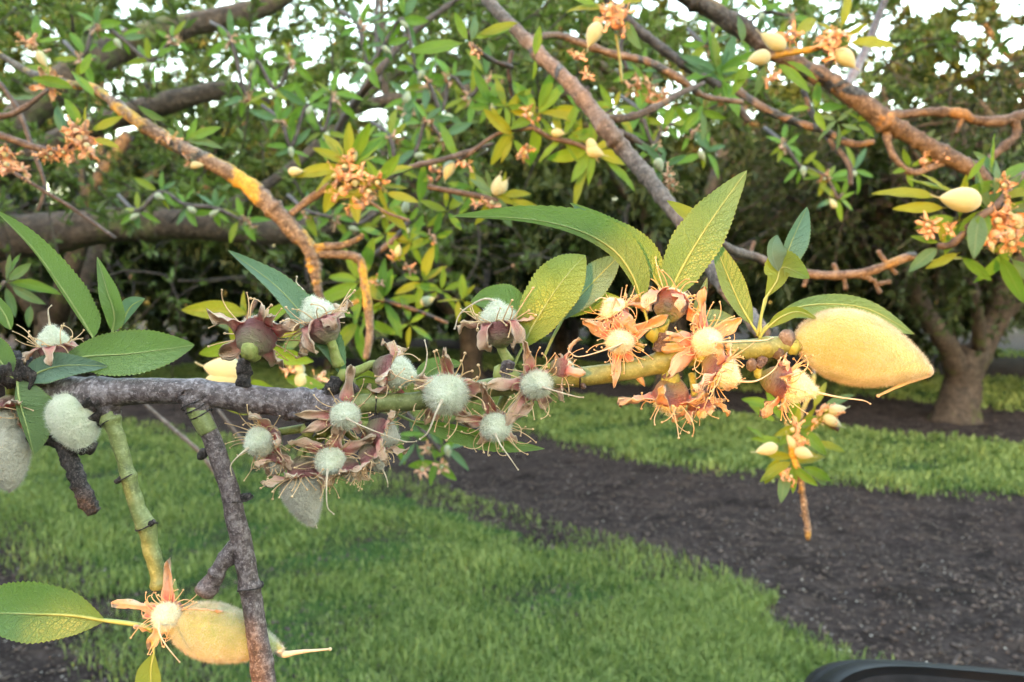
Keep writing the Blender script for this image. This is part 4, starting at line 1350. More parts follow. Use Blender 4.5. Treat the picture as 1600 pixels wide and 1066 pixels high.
FR(BB, 432, 728, 18, (-.3, -.8, .3), mat='fruit_grey', fuzz='fuzz_dim', ns=20, nf=800, orad=.7, olen=1.3, ped=(480, 680, -20))
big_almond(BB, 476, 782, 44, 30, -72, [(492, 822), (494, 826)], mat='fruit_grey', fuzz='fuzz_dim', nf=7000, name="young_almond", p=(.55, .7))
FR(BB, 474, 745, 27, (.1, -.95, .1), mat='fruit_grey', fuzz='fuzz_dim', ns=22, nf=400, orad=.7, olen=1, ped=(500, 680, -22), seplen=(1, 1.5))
FR(BB, 966, 535, 22, (0, -.12, 1), style=(884, 548, 30), sep=[(150, 2.3, .3), (32, 3.1, .3), (262, 2.5, .2), (300, 2.9, .1), (95, 2.2, -.1)], ns=30, nf=3400, ped=(1000, 575, -30), flen=.16, sw=.7, dz=30)
FR(BB, 958, 484, 23, (-.55, .8, .25), style=(930, 470, 10), sep=[(0, 1.7, -1), (72, 1.6, -.8), (144, 1.8, -1.2), (216, 1.9, -1.3), (288, 2, -1.2)], ns=28, nf=1800, olen=1.3, ped=(1005, 545, -14), sw=.7)
FR(BB, 1050, 470, 29, (.35, .8, -.4), sep=[(10, 1.5, -.9), (80, 1.4, .2), (150, 1.5, -.1), (220, 1.7, -1.1), (290, 1.6, -1.1)], ns=18, nf=900, olen=1.2, ped=(1030, 545, -8), cupk=1.15)
FR(BB, 1101, 535, 25, (.25, 0, .97), style=(1186, 528, 26), sep=[(98, 2.7, .2), (172, 2.1, .3), (218, 2.6, .2), (35, 1.9, .2), (190, 1.9, -.2)], ns=26, nf=3800, ped=(1060, 550, -28), flen=.17, sw=.72, dz=34)
FR(BB, 1122, 580, 25, (.72, -.5, .3), style=(1205, 558, 12), sep=[(160, 2.2, 0), (240, 2.6, .1), (290, 2.5, .2), (20, 1.0, -.6), (90, 1.7, -.6)], ns=26, nf=2600, ped=(1065, 560, -20), sw=.7, dz=30)
FR(BB, 1048, 622, 30, (.0, -.9, -.35), sep=[(-4, 2.1, .2), (178, 1.9, .3), (265, 2.0, .4), (120, 1.5, -1), (50, 1.7, -.6)], ns=16, nf=900, olen=1.2, ped=(1046, 592, 4), cupk=1.0, pedr=.42)
FR(BB, 1095, 640, 20, (.3, -.8, .1), ns=14, nf=500, orad=.6, olen=1.1, ped=(1085, 585, -16))
FR(BB, 1228, 600, 27, (.9, -.28, .25), style=(1348, 629, 10), sep=[(180, 1.6, -.6), (235, 2.2, .2), (285, 2.2, .3), (80, 1.1, -.5), (20, 1.0, -.7)], ns=26, nf=2800, olen=2.0, ped=(1180, 566, 2), cupk=1.25, dz=14)
FR(BB, 268, 958, 23, (0, -.05, 1), style=(304, 1012, 26), sep=[(88, 3.0, .2), (165, 2.9, .2), (5, 2.9, .1), (240, 1.9, -.1), (310, 1.7, -.1)], ns=26, nf=3400, ped=(256, 918, -24), flen=.16, dz=26)
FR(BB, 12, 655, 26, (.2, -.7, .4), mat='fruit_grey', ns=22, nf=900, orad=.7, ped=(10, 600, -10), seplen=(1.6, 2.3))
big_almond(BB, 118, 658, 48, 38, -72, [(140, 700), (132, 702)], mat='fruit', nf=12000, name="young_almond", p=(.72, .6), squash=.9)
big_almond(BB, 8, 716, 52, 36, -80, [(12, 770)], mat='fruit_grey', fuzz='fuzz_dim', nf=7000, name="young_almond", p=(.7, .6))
big_almond(BB, 1352, 543, 110, 56, -9.5, [(1452, 584), (1432, 592), (1405, 604), (1374, 619)], nf=26000, fuzz='fuzz_gold', p=(.76, .80), name="green_almond", bend=-0.045)
big_almond(BB, 352, 992, 96, 42, -14, [(440, 1024), (470, 1020), (515, 1016)], nf=20000, fuzz='fuzz_gold', p=(.76, .92), name="green_almond", mat='bigfruit')
# stalks and bracts at the far end
wood("pedicel", [(1205, 542, 10, 0), (1228, 538, 9, 2), (1252, 540, 9, 2)], 'bark_green', n=12)
for (x, y, r, m_) in ((1226, 530, 13, 'bark_tan'), (1212, 550, 10, 'bark_rust'), (1172, 570, 9, 'bark_tan')):
    mb = MB()
    blob(mb, P(x, y) + BACK * (8 * D0 / F), r * D0 / F, 0, 12, 8, (1, .8, 1.1), .3, 400)
    world_part("bud_scale", mb, BB, M[m_])
for (x, y, r) in ((1238, 542, 11), (482, 672, 11), (505, 668, 12), (520, 690, 11), (538, 588, 10), (548, 600, 9), (1062, 535, 15), (1020, 520, 13), (800, 590, 14), (782, 585, 12)):
    mb = MB()
    blob(mb, P(x, y) + BACK * (4 * D0 / F), r * D0 / F, 0, 12, 8, (1, .9, 1.2), .25, 300)
    world_part("bud_base", mb, BB, M['pedicel'])
# dry bracts tangled among the flowers
for (x, y) in ((455, 735), (500, 745), (530, 750), (560, 700), (440, 705), (575, 735), (30, 640), (45, 625), (10, 630), (870, 600), (862, 615), (640, 600), (1075, 600), (1120, 620), (1215, 580), (225, 985), (245, 995), (285, 985)):
    me = sepal_mesh(rnd.uniform(1.2, 1.9), rnd.uniform(.4, .7), rnd.uniform(-1, 1), rnd.uniform(-.5, .6), name="dry_bract")
    obj("dry_bract", me, BB, Matrix.Translation(-BB.location) @ axis_frame(P(x, y) - BACK * (rnd.uniform(0, 14) * D0 / F), V3(rnd.gauss(0, .5), rnd.gauss(0, .5), 1), 17 * D0 / F, rnd.random() * 6))


# ================================================================== branches a little farther off
def leaf_template(seed):
    r = random.Random(seed)
    n, K = 12, 2
    vs, uv, fs = [], [], []
    fold = r.uniform(.15, .6)
    curl = r.uniform(-.25, .45)
    wid = r.uniform(.11, .16)
    tw = r.uniform(-.5, .5)
    sweep = r.uniform(-.12, .12)
    for i in range(n):
        t = i / (n - 1)
        w = prof_leaf(max(0, (t - .1) / .9), .45) * wid + .008
        z = -curl * t * t
        for k in range(-K, K + 1):
            s = k / K
            a = tw * t
            zz = abs(s) * w * fold + .01 * math.sin(t * 20 + k)
            vs.append((s * w * math.cos(a) - zz * math.sin(a) + sweep * t * t, t, z + zz * math.cos(a) + s * w * math.sin(a)))
            uv.append(((s + 1) / 2, t))
    Wd = 2 * K + 1
    for i in range(n - 1):
        for k in range(Wd - 1):
            fs.append((i * Wd + k, i * Wd + k + 1, (i + 1) * Wd + k + 1, (i + 1) * Wd + k))
    mb = MB()
    mb.add(vs, fs, uv)
    tube(mb, [(0, 0, 0), (0, .1, 0)], [.012, .010], 4, cap=False)
    return mb


LEAF_M = {}
for key, m_ in (('g', 'leaf'), ('y', 'leaf_yellow'), ('b', 'leaf_blue')):
    LEAF_M[key] = [leaf_template(40 + i).mesh("leaf", M[m_]) for i in range(8)]
NUT_M = []
for i in range(4):
    mb = MB()
    lathe(mb, ovary_profile(2.0, .50 + .05 * i, 14, .74, .78), 14, sq=(1, .85))
    tube(mb, catmull([(0, 0, 1.95), (.03, 0, 2.15), (.12, .02, 2.4)], 5), [.05, .035, .03, .03, .03], 5)
    NUT_M.append(mb.mesh("young_almond", M['nut']))


def joined_flower(seed):
    r0 = rnd.getstate()
    rnd.seed(seed)
    mb = MB()
    pr = [(z - .2, r) for z, r in ovary_profile(.9, .48, 8)]
    lathe(mb, pr, 8, 1)
    lathe(mb, [(-1, .3), (-.7, .7), (-.2, .9), (0, .85)], 8, 0)
    for k in range(5):
        me = sepal_mesh(rnd.uniform(1.2, 2.0), .6, rnd.uniform(-.7, .7), rnd.uniform(-.9, .7))
        R = Matrix.Rotation(math.radians(72 * k + rnd.uniform(-15, 15)), 4, 'Z')
        vs = [R @ v.co for v in me.vertices]
        mb.add(vs, [tuple(p.vertices) for p in me.polygons], [(.5, min(1, math.hypot(v.co.x, v.co.y) / 2.4)) for v in me.vertices], 2)
        bpy.data.meshes.remove(me)
    for k in range(14):
        az = rnd.random() * 6.28
        p = Vector((math.cos(az) * .8, math.sin(az) * .8, 0))
        d = Vector((math.cos(az) * rnd.uniform(.4, 1.1), math.sin(az) * rnd.uniform(.4, 1.1), rnd.uniform(-.2, .9)))
        tube(mb, [p, p + d * .6, p + d * 1.1 + Vector((rnd.gauss(0, .2), rnd.gauss(0, .2), .1))], [.05, .04, .035], 3, 3, cap=False)
        blob(mb, p + d * 1.1, .11, 3, 4, 3)
    rnd.setstate(r0)
    return mb.mesh("dried_flower", M['dryflower'], M['nut'], M['sepal'], M['stamen'])


FLOWER_M = [joined_flower(300 + i) for i in range(5)]


def oriented(loc, y_axis, n_axis, s):
    y = y_axis.normalized()
    z = (n_axis - y * n_axis.dot(y)).normalized()
    x = y.cross(z)
    return Matrix.Translation(loc) @ Matrix(((x.x, y.x, z.x, 0), (x.y, y.y, z.y, 0), (x.z, y.z, z.z, 0), (0, 0, 0, 1))) @ Matrix.Scale(s, 4)


class Spray:
    """a branch of its own: wood, leaves, young almonds and dried flowers"""

    def __init__(s, label, x, y, d, group=None, cat="branch", name="almond_branch"):
        s.d = d
        s.o = thing(name, label, cat, P(x, y, d), group)

    def pt(s, x, y, dz=0):
        return P(x, y, s.d + dz)

    def wood(s, pts, mat, name="branch_wood", rough=.16, knots=True, n=None):
        """(x, y, r px, depth offset m)"""
        L = sum(math.hypot(pts[i + 1][0] - pts[i][0], pts[i + 1][1] - pts[i][1]) for i in range(len(pts) - 1))
        C = catmull([tuple(s.pt(p[0], p[1], p[3] if len(p) > 3 else 0)) + (p[2] * .78 * s.d / F,) for p in pts], n or max(8, int(L / 5)))
        mb = MB()
        rr = [max(c[3], .0004) * (1 + (.45 * max(-.1, noise.noise(Vector((i * .45, pts[0][0], 0)))) if knots else 0)) for i, c in enumerate(C)]
        mxr = max(rr)
        tube(mb, [Vector(c[:3]) for c in C], rr, 12, 0, rough, .55 / mxr)
        return world_part(name, mb, s.o, M[mat])

    def leaf(s, x, y, ang, L, k='g', tilt=None, dz=0.0, roll=None):
        a = math.radians(ang)
        tilt = rnd.uniform(-.35, .45) if tilt is None else tilt
        roll = rnd.gauss(0, .45) if roll is None else roll
        v = V3(math.cos(a), math.sin(a), tilt).normalized()
        sidev = v.cross(BACK).normalized()
        nrm = (BACK + sidev * roll + UP * rnd.uniform(0, .5))
        sc = L * (s.d + dz) / F * math.sqrt(1 + tilt * tilt)
        m = Matrix.Translation(-s.o.location) @ oriented(s.pt(x, y, dz), v, nrm, sc)
        return obj("leaf", rnd.choice(LEAF_M[k]), s.o, m)

    def rosette(s, x, y, n, L, k='g', a0=None, spread=360, dz=0.0):
        a0 = rnd.random() * 360 if a0 is None else a0
        for i in range(n):
            a = a0 + spread * (i + rnd.uniform(-.3, .3)) / n - (spread / 2 if spread < 360 else 0) + (spread / 2 / n if spread < 360 else 0)
            kk = k if len(k) == 1 else rnd.choice(k)
            s.leaf(x + rnd.gauss(0, 2), y + rnd.gauss(0, 2), a, L * rnd.uniform(.65, 1.15), kk, dz=dz)

    def nut(s, x, y, ang, L, tilt=0.0, dz=-.004):
        """x, y the middle"""
        a = math.radians(ang)
        v = V3(math.cos(a), math.sin(a), tilt).normalized()
        sc = L * .5 * s.d / F
        m = Matrix.Translation(-s.o.location) @ axis_frame(s.pt(x, y, dz) - v * sc, v, sc)
        return obj("young_almond", rnd.choice(NUT_M), s.o, m)

    def flower(s, x, y, r, ang=None, dz=-.003):
        a = rnd.random() * 6.28 if ang is None else math.radians(ang)
        v = V3(math.cos(a) * .8, math.sin(a) * .8, rnd.uniform(.1, .9))
        m = Matrix.Translation(-s.o.location) @ axis_frame(s.pt(x, y, dz), v, r * .48 * s.d / F, rnd.random() * 6)
        return obj("dried_flower", rnd.choice(FLOWER_M), s.o, m)


# -- long lichen-covered branch falling from the upper left
b = Spray("lichen covered branch sloping down behind the near leaves, yellow crust glowing in the sun", 150, 150, .72)
b.wood([(-40, 60, 6, .12), (40, 110, 8, .1), (100, 130, 9, .06), (150, 140, 10, .03), (200, 180, 12), (250, 212, 14), (300, 240, 15), (345, 262, 16), (390, 292, 17), (430, 330, 18), (460, 362, 17), (485, 392, 16), (492, 420, 12), (497, 450, 8), (500, 470, 5)], 'bark_lichen', rough=.3)
b.wood([(455, 335, 8), (480, 315, 8), (505, 298, 8), (525, 285, 7)], 'bark_tan', "side_twig")
b.wood([(488, 388, 8), (515, 385, 8), (540, 382, 7), (562, 372, 6), (566, 366, 5)], 'bark_lichen', "side_twig")
b.wood([(490, 398, 8), (520, 398, 8), (550, 400, 9), (563, 408, 9), (568, 430, 9), (574, 470, 9), (578, 520, 8), (572, 560, 7)], 'bark_lichen', "side_twig")
b.wood([(494, 445, 6), (505, 470, 6), (520, 485, 5), (560, 470, 5)], 'bark_lichen', "side_twig")
b.rosette(290, 222, 6, 62, 'gb', 90, 230)
b.leaf(262, 190, 150, 55, 'b'); b.leaf(150, 155, 130, 60); b.leaf(120, 140, 165, 60); b.leaf(125, 120, 70, 42); b.leaf(90, 118, 155, 55)
b.flower(265, 215, 18); b.flower(300, 250, 16); b.nut(308, 258, 0, 22)
b.flower(78, 132, 26); b.nut(66, 92, -60, 30); b.flower(48, 72, 22); b.rosette(52, 68, 5, 45, 'g', 60, 220); b.leaf(90, 160, -75, 60, 'b'); b.leaf(70, 150, 200, 50, 'b')

# -- bright sunlit spray hanging under it
b = Spray("sunlit cluster of dried orange flowers and yellow green leaves in the middle distance", 540, 270, .70)
b.wood([(520, 290, 7), (545, 280, 7), (560, 290, 6), (600, 280, 5, .02), (640, 262, 6, .04), (690, 250, 6, .06), (730, 238, 6, .08), (770, 225, 4, .1)], 'bark_dark')
b.wood([(560, 300, 4), (600, 330, 3), (640, 345, 3)], 'bark_tan', "side_twig")
for (x, y, r) in ((540, 262, 26), (555, 285, 28), (535, 300, 26), (560, 318, 26), (575, 300, 22), (590, 285, 20), (525, 275, 22), (548, 245, 20)):
    b.flower(x, y, r)
b.rosette(545, 262, 11, 76, 'yyg', 100, 300); b.rosette(590, 290, 6, 60, 'yyg')
b.leaf(552, 290, -80, 62, 'y', tilt=.3); b.leaf(575, 275, 15, 72, 'y'); b.leaf(505, 262, 200, 50, 'y'); b.leaf(540, 250, 130, 62, 'y'); b.leaf(560, 240, 75, 52, 'g'); b.leaf(600, 300, -20, 62, 'y'); b.leaf(590, 320, -45, 60, 'y')
b.nut(462, 268, 0, 24); b.nut(553, 240, 80, 26)

# -- spray behind the two sunny stems
b = Spray("half sunlit leafy twig hanging behind the branch junction, small pale almonds on it", 620, 400, .85)
b.wood([(640, 345, 5), (620, 370, 6), (590, 395, 6), (560, 402, 6), (555, 410, 5)], 'bark_dark')
b.wood([(700, 505, 3), (650, 485, 4), (600, 470, 5), (570, 462, 5)], 'bark_dark', "side_twig")
for (x, y, n_, L) in ((600, 365, 5, 52), (640, 380, 6, 48), (680, 370, 5, 44), (560, 440, 7, 72), (600, 470, 6, 66), (560, 500, 6, 70), (660, 440, 6, 50), (690, 455, 5, 44), (720, 470, 5, 44), (640, 505, 5, 52), (700, 330, 5, 46), (740, 300, 4, 52)):
    b.rosette(x, y, n_, L, 'gyg')
b.nut(622, 392, 80, 20); b.nut(634, 322, 80, 24); b.nut(668, 470, 20, 24)
b.flower(675, 372, 14); b.flower(618, 400, 12); b.flower(640, 420, 12); b.flower(590, 440, 14)

# -- low sunlit leaves behind the left part of the near branch
b = Spray("bright yellow green leaf cluster with large pale almond behind the left part of near branch", 380, 560, .50)
b.wood([(420, 700, 4, .05), (400, 640, 5, .02), (375, 580, 6), (370, 540, 6), (385, 500, 5), (400, 470, 4)], 'bark_tan')
b.leaf(395, 492, 172, 95, 'y', roll=.1); b.leaf(385, 500, 95, 48, 'y'); b.leaf(380, 535, 195, 80, 'g'); b.leaf(400, 510, 30, 80, 'g'); b.leaf(380, 560, 110, 65, 'y'); b.leaf(410, 540, -20, 90, 'g'); b.leaf(385, 590, -30, 100, 'g'); b.leaf(405, 520, 5, 75, 'y'); b.leaf(375, 520, 150, 55, 'b')
b.leaf(440, 590, -10, 80, 'g'); b.leaf(430, 560, 40, 70, 'b'); b.leaf(390, 650, 150, 45, 'y')
b.nut(350, 578, 170, 66); b.nut(350, 592, 185, 60); b.nut(472, 598, -80, 34); b.nut(468, 575, 95, 26)
b.flower(490, 600, 26); b.flower(360, 610, 20); b.flower(455, 575, 18)

# -- central diagonal branch
b = Spray("long smooth brown branch running diagonally down from the top to the tip of near branch", 860, 90, .62)
b.wood([(740, -30, 14, .15), (770, 10, 14, .12), (810, 50, 15, .1), (850, 92, 16, .08), (890, 130, 16, .05), (930, 178, 17, .02), (950, 205, 19), (975, 235, 16), (1010, 275, 16, -.02), (1045, 320, 15, -.04), (1070, 352, 14, -.06), (1100, 400, 14, -.08), (1130, 445, 14, -.1), (1160, 480, 13, -.12), (1192, 522, 12, -.16)], 'bark_tan', rough=.12)
b.wood([(940, 185, 9, .02), (980, 184, 8, .04), (1020, 170, 8, .06), (1060, 148, 7, .1), (1100, 130, 5, .14)], 'bark_rust', "side_twig")
b.wood([(950, 200, 8, .02), (985, 215, 8, .04), (1020, 240, 7, .08), (1045, 262, 6, .1)], 'bark_dark', "side_twig")
b.wood([(830, 60, 8, .1), (870, 55, 8, .12), (910, 68, 9, .12), (960, 85, 9, .12), (1010, 96, 9, .12), (1060, 122, 9, .12), (1100, 150, 7, .14), (1160, 160, 7, .16)], 'bark_tan', "side_twig")
b.wood([(800, 80, 6, .12), (795, 110, 6, .12), (800, 150, 5, .14)], 'bark_dark', "side_twig")
b.leaf(835, 90, 80, 48, 'g'); b.leaf(835, 92, -80, 30, 'g')
for (x, y, n_, L) in ((1035, 262, 6, 40), (1010, 240, 4, 34)):
    b.rosette(x, y, n_, L, 'gb')
b.nut(1030, 258, -70, 24); b.flower(1045, 275, 16); b.flower(1050, 290, 14)

# -- leafy sprays between the left branches and the diagonal one
b = Spray("leafy twig with long drooping leaves hanging beside the diagonal branch, round almond in it", 800, 200, .78)
b.wood([(800, 150, 5, .05), (812, 180, 5, .04), (835, 200, 5), (860, 215, 5), (900, 225, 5), (930, 240, 4)], 'bark_dark')
b.wood([(835, 200, 4), (790, 205, 4), (760, 220, 4), (735, 240, 4), (700, 262, 4), (680, 285, 4)], 'bark_dark', "side_twig")
for (x, y, n_, L) in ((840, 180, 8, 66), (880, 215, 6, 62), (925, 235, 7, 72), (765, 165, 6, 50), (790, 165, 6, 50), (800, 215, 4, 60), (910, 175, 5, 52), (960, 170, 6, 46)):
    b.rosette(x, y, n_, L, 'gyg')
b.leaf(805, 195, -125, 72, 'y'); b.leaf(920, 255, -115, 72, 'y'); b.leaf(945, 250, -45, 70, 'g'); b.leaf(740, 268, -55, 62, 'b'); b.leaf(712, 250, 110, 66, 'g', tilt=.1); b.leaf(655, 320, 80, 60, 'g'); b.leaf(700, 290, -50, 40, 'b')
b.nut(701, 266, -110, 32); b.nut(872, 208, -5, 22); b.nut(926, 232, -70, 34); b.nut(930, 238, -20, 30)
b.flower(820, 238, 18); b.flower(828, 180, 20); b.flower(678, 262, 18); b.flower(725, 255, 16); b.flower(670, 282, 14)

b = Spray("small twig with a single round pale almond and narrow leaves above the longest leaf", 780, 300, .74)
b.wood([(668, 292, 5), (700, 298, 6), (740, 305, 6), (770, 312, 5), (790, 318, 4)], 'bark_dark')
b.rosette(775, 305, 8, 56, 'gyb')
b.nut(778, 290, 80, 34); b.nut(786, 292, 60, 26); b.flower(768, 318, 18); b.flower(745, 318, 12); b.leaf(790, 312, -20, 66, 'y')

# -- leaf cluster upper middle
b = Spray("four-leaved tip of a twig with one broad sunlit leaf near the top", 735, 70, .66)
b.wood([(800, 105, 5, .05), (770, 95, 5, .03), (748, 80, 5), (735, 68, 4)], 'bark_dark')
b.leaf(730, 66, 196, 92, 'g', roll=0, tilt=.1); b.leaf(732, 66, 112, 50, 'g'); b.leaf(735, 66, 75, 52, 'b'); b.leaf(738, 62, 22, 60, 'g'); b.leaf(745, 55, 5, 62, 'y'); b.leaf(760, 60, -60, 24, 'b')
b.flower(742, 80, 14)

# -- nut and flowers at the top
b = Spray("twig tip with a hanging pale green almond and orange dried flowers at the top edge", 950, 30, .60)
b.wood([(1010, -30, 5, .05), (985, 0, 5, .02), (965, 25, 5), (958, 45, 4)], 'bark_dark')
b.nut(928, 54, -115, 42)
for (x, y, r) in ((952, 25, 24), (965, 35, 24), (955, 12, 20), (972, 20, 20)):
    b.flower(x, y, r)
b.leaf(950, 15, 165, 70, 'y'); b.leaf(965, 8, 20, 62, 'y'); b.leaf(955, 5, 100, 40, 'y'); b.leaf(975, 30, -70, 60, 'b', roll=1.2); b.leaf(935, 10, 150, 50, 'g')
b.wood([(960, 40, 3, .01), (968, 90, 3, .01), (972, 130, 3, .01)], 'bark_green', "side_twig")
b.flower(902, 86, 16); b.flower(918, 118, 14)

# -- dark branches crossing at the top
b = Spray("slender blackish branch crossing behind the diagonal one towards the upper right", 1060, 80, .95)
b.wood([(940, -10, 8), (990, 40, 9), (1040, 80, 10), (1090, 115, 9), (1130, 140, 8), (1170, 190, 7)], 'bark_dark')
b.wood([(990, 40, 5), (970, 70, 4), (980, 110, 4)], 'bark_dark', "side_twig")
for (x, y, n_, L) in ((1120, 110, 7, 62), (1125, 125, 6, 70), (1010, 130, 6, 40), (1050, 165, 5, 44), (1095, 170, 6, 46), (1000, 110, 5, 40)):
    b.rosette(x, y, n_, L, 'gbg')
b.leaf(1122, 115, 100, 56, 'y', roll=.2)
for (x, y, r) in ((1000, 125, 16), (1020, 140, 18), (1035, 150, 14), (990, 140, 16), (1128, 158, 16), (1015, 155, 14)):
    b.flower(x, y, r)
b = Spray("bare grey branch curving up to the top edge in the dense shade", 600, 100, 1.6)
b.wood([(522, 240, 7, .2), (530, 200, 8, .15), (555, 160, 8, .1), (585, 120, 8), (620, 75, 7), (665, 35, 6), (720, -5, 5)], 'bark_dark')
b.wood([(592, 130, 6, .1), (590, 90, 5, .1), (588, 40, 5, .1), (590, -20, 4, .1)], 'bark_dark', "side_twig")
b.rosette(640, 155, 6, 40, 'gb'); b.rosette(630, 185, 5, 36, 'gb'); b.nut(636, 152, 80, 22); b.flower(636, 172, 16)

# -- thick rust coloured branch at the upper right
b = Spray("thick rusty branch descending through the upper right, bark lit orange by low sun", 1380, 185, .78)
b.wood([(1030, -50, 18, -.02), (1075, -8, 20), (1120, 20, 20), (1165, 48, 19), (1205, 78, 18), (1250, 105, 19), (1300, 130, 19), (1340, 155, 20), (1378, 186, 22), (1410, 205, 18), (1450, 228, 17), (1490, 250, 18), (1520, 266, 17), (1545, 285, 10)], 'bark_rust', rough=.22)
b.wood([(1385, 180, 11), (1420, 178, 9), (1460, 175, 9), (1500, 178, 10), (1525, 188, 9), (1560, 190, 11), (1590, 182, 10), (1640, 165, 9)], 'bark_rust', "side_branch")
b.wood([(1585, 188, 8), (1588, 210, 8), (1570, 228, 8), (1545, 250, 7), (1525, 268, 8)], 'bark_rust', "side_branch")
b.wood([(1505, 182, 6), (1498, 198, 5), (1493, 208, 3)], 'bark_rust', "spur")
b.wood([(1330, 290, 5, .02), (1325, 255, 6, .02), (1300, 225, 6, .03), (1270, 180, 6, .05), (1255, 140, 6, .05)], 'bark_dark', "side_branch")
b.wood([(1385, 200, 9), (1388, 225, 7), (1400, 250, 6), (1425, 270, 6), (1455, 262, 6), (1490, 250, 6)], 'bark_tan', "side_branch")
b.wood([(1150, 140, 8, .06), (1195, 170, 8, .04), (1240, 190, 8, .04), (1290, 205, 7, .03), (1330, 225, 7, .02), (1365, 222, 6, 0)], 'bark_tan', "side_branch")
b.wood([(1395, -30, 8, .1), (1375, 20, 8, .1), (1352, 80, 9, .08), (1330, 122, 10, .03), (1320, 135, 8)], 'bark_plum', "side_branch")
b.rosette(1420, 262, 4, 40, 'g'); b.rosette(1270, 170, 4, 42, 'g'); b.rosette(1310, 190, 5, 40, 'gb'); b.rosette(1340, 190, 4, 36, 'g')
b.flower(1445, 252, 16); b.flower(1470, 245, 14)

b = Spray("sunlit twig with three oval almonds and yellow leaves over the thick rusty branch", 1260, 75, .66)
b.wood([(1175, 95, 5), (1205, 88, 6), (1235, 82, 7), (1265, 78, 6), (1290, 70, 6), (1300, 60, 5)], 'bark_lichen')
b.nut(1208, 64, 150, 46); b.nut(1186, 91, 195, 38); b.nut(1322, 92, -45, 40)
b.flower(1236, 58, 20); b.flower(1298, 72, 26); b.flower(1306, 82, 22); b.flower(1310, 52, 20); b.flower(1290, 62, 18)
b.leaf(1240, 52, 32, 58, 'y', roll=.1); b.leaf(1314, 46, 82, 62, 'y', roll=.1); b.leaf(1318, 58, 20, 34, 'y'); b.leaf(1322, 66, -8, 82, 'y', roll=.2, tilt=0); b.leaf(1302, 50, 130, 30, 'y')
b.leaf(1212, 98, -40, 66, 'g'); b.leaf(1225, 95, -25, 56, 'g'); b.leaf(1195, 98, -100, 52, 'b'); b.leaf(1170, 95, 240, 60, 'g'); b.leaf(1160, 70, 95, 45, 'b'); b.leaf(1180, 120, 180, 50, 'g'); b.leaf(1125, 115, 20, 50, 'g')
b.flower(1205, 120, 16)

# -- straight lit twig right of the centre
b = Spray("bare twig with stubby spurs lit orange against the dark orchard, ending at leaf cluster", 1280, 425, .62)
b.wood([(1120, 375, 7, -.05), (1145, 392, 9, -.03), (1180, 402, 9), (1220, 418, 9), (1265, 428, 9), (1310, 430, 9), (1350, 426, 9), (1385, 415, 9), (1415, 403, 9), (1430, 400, 8)], 'bark_tan', rough=.2)
for (x, y, x2, y2) in ((1172, 398, 1178, 378), (1240, 424, 1236, 408), (1235, 424, 1205, 420), (1262, 428, 1256, 448), (1310, 428, 1302, 412), (1318, 432, 1322, 452), (1352, 424, 1362, 440), (1385, 412, 1372, 392), (1365, 436, 1375, 458), (1372, 444, 1392, 440), (1390, 416, 1400, 428), (1355, 434, 1340, 432)):
    b.wood([(x, y, 5), ((x + x2) / 2, (y + y2) / 2, 4.5), (x2, y2, 5)], 'bark_tan', "spur", n=8)

# -- leaf and nut cluster at the right edge
b = Spray("large leaf cluster with one long pink almond and withered flowers at the right edge", 1510, 330, .55)
b.wood([(1640, 250, 8, .02), (1590, 280, 8, .01), (1560, 320, 8), (1530, 340, 8), (1490, 380, 7), (1465, 385, 6)], 'bark_dark')
b.nut(1500, 312, 175, 66); b.nut(1548, 385, -70, 18); b.nut(1590, 345, -45, 26); b.nut(1580, 368, -60, 24)
for (x, y, r) in ((1560, 345, 26), (1575, 335, 24), (1590, 355, 24), (1555, 370, 22), (1580, 380, 22), (1540, 375, 20), (1450, 352, 18), (1452, 362, 14), (1570, 290, 20), (1480, 360, 16), (1600, 335, 22)):
    b.flower(x, y, r)
b.leaf(1470, 310, 168, 92, 'y', roll=.1, tilt=0); b.leaf(1480, 325, 178, 76, 'y', roll=.2, tilt=0); b.leaf(1502, 300, 175, 75, 'y'); b.leaf(1495, 340, 190, 55, 'g'); b.leaf(1530, 330, -115, 78, 'b', roll=.1, tilt=.5); b.leaf(1545, 330, -128, 75, 'g', tilt=.4)
b.leaf(1550, 270, 115, 58, 'g', roll=.3); b.leaf(1535, 305, 95, 56, 'g'); b.leaf(1552, 310, 80, 64, 'b', roll=.2); b.leaf(1560, 315, 30, 70, 'y'); b.leaf(1570, 330, 5, 76, 'b'); b.leaf(1468, 385, 215, 62, 'b', roll=.1, tilt=.1); b.leaf(1470, 380, 165, 40, 'g'); b.leaf(1475, 385, 110, 46, 'y')
b.leaf(1500, 395, 200, 60, 'y'); b.leaf(1500, 400, -30, 60, 'g'); b.leaf(1515, 405, 170, 50, 'y'); b.leaf(1560, 395, -55, 90, 'g', roll=1); b.leaf(1575, 400, -48, 96, 'b', roll=1); b.leaf(1590, 375, -20, 70, 'y'); b.leaf(1480, 300, 140, 50, 'y'); b.leaf(1510, 285, 60, 42, 'g'); b.leaf(1585, 300, 40, 60, 'g'); b.leaf(1590, 365, 25, 50, 'y')

b.rosette(1545, 330, 7, 74, 'yggb', dz=.01); b.rosette(1585, 380, 6, 70, 'ygg', dz=.01); b.rosette(1500, 345, 5, 66, 'yg', dz=.01); b.rosette(1560, 285, 5, 60, 'gby', dz=.01)

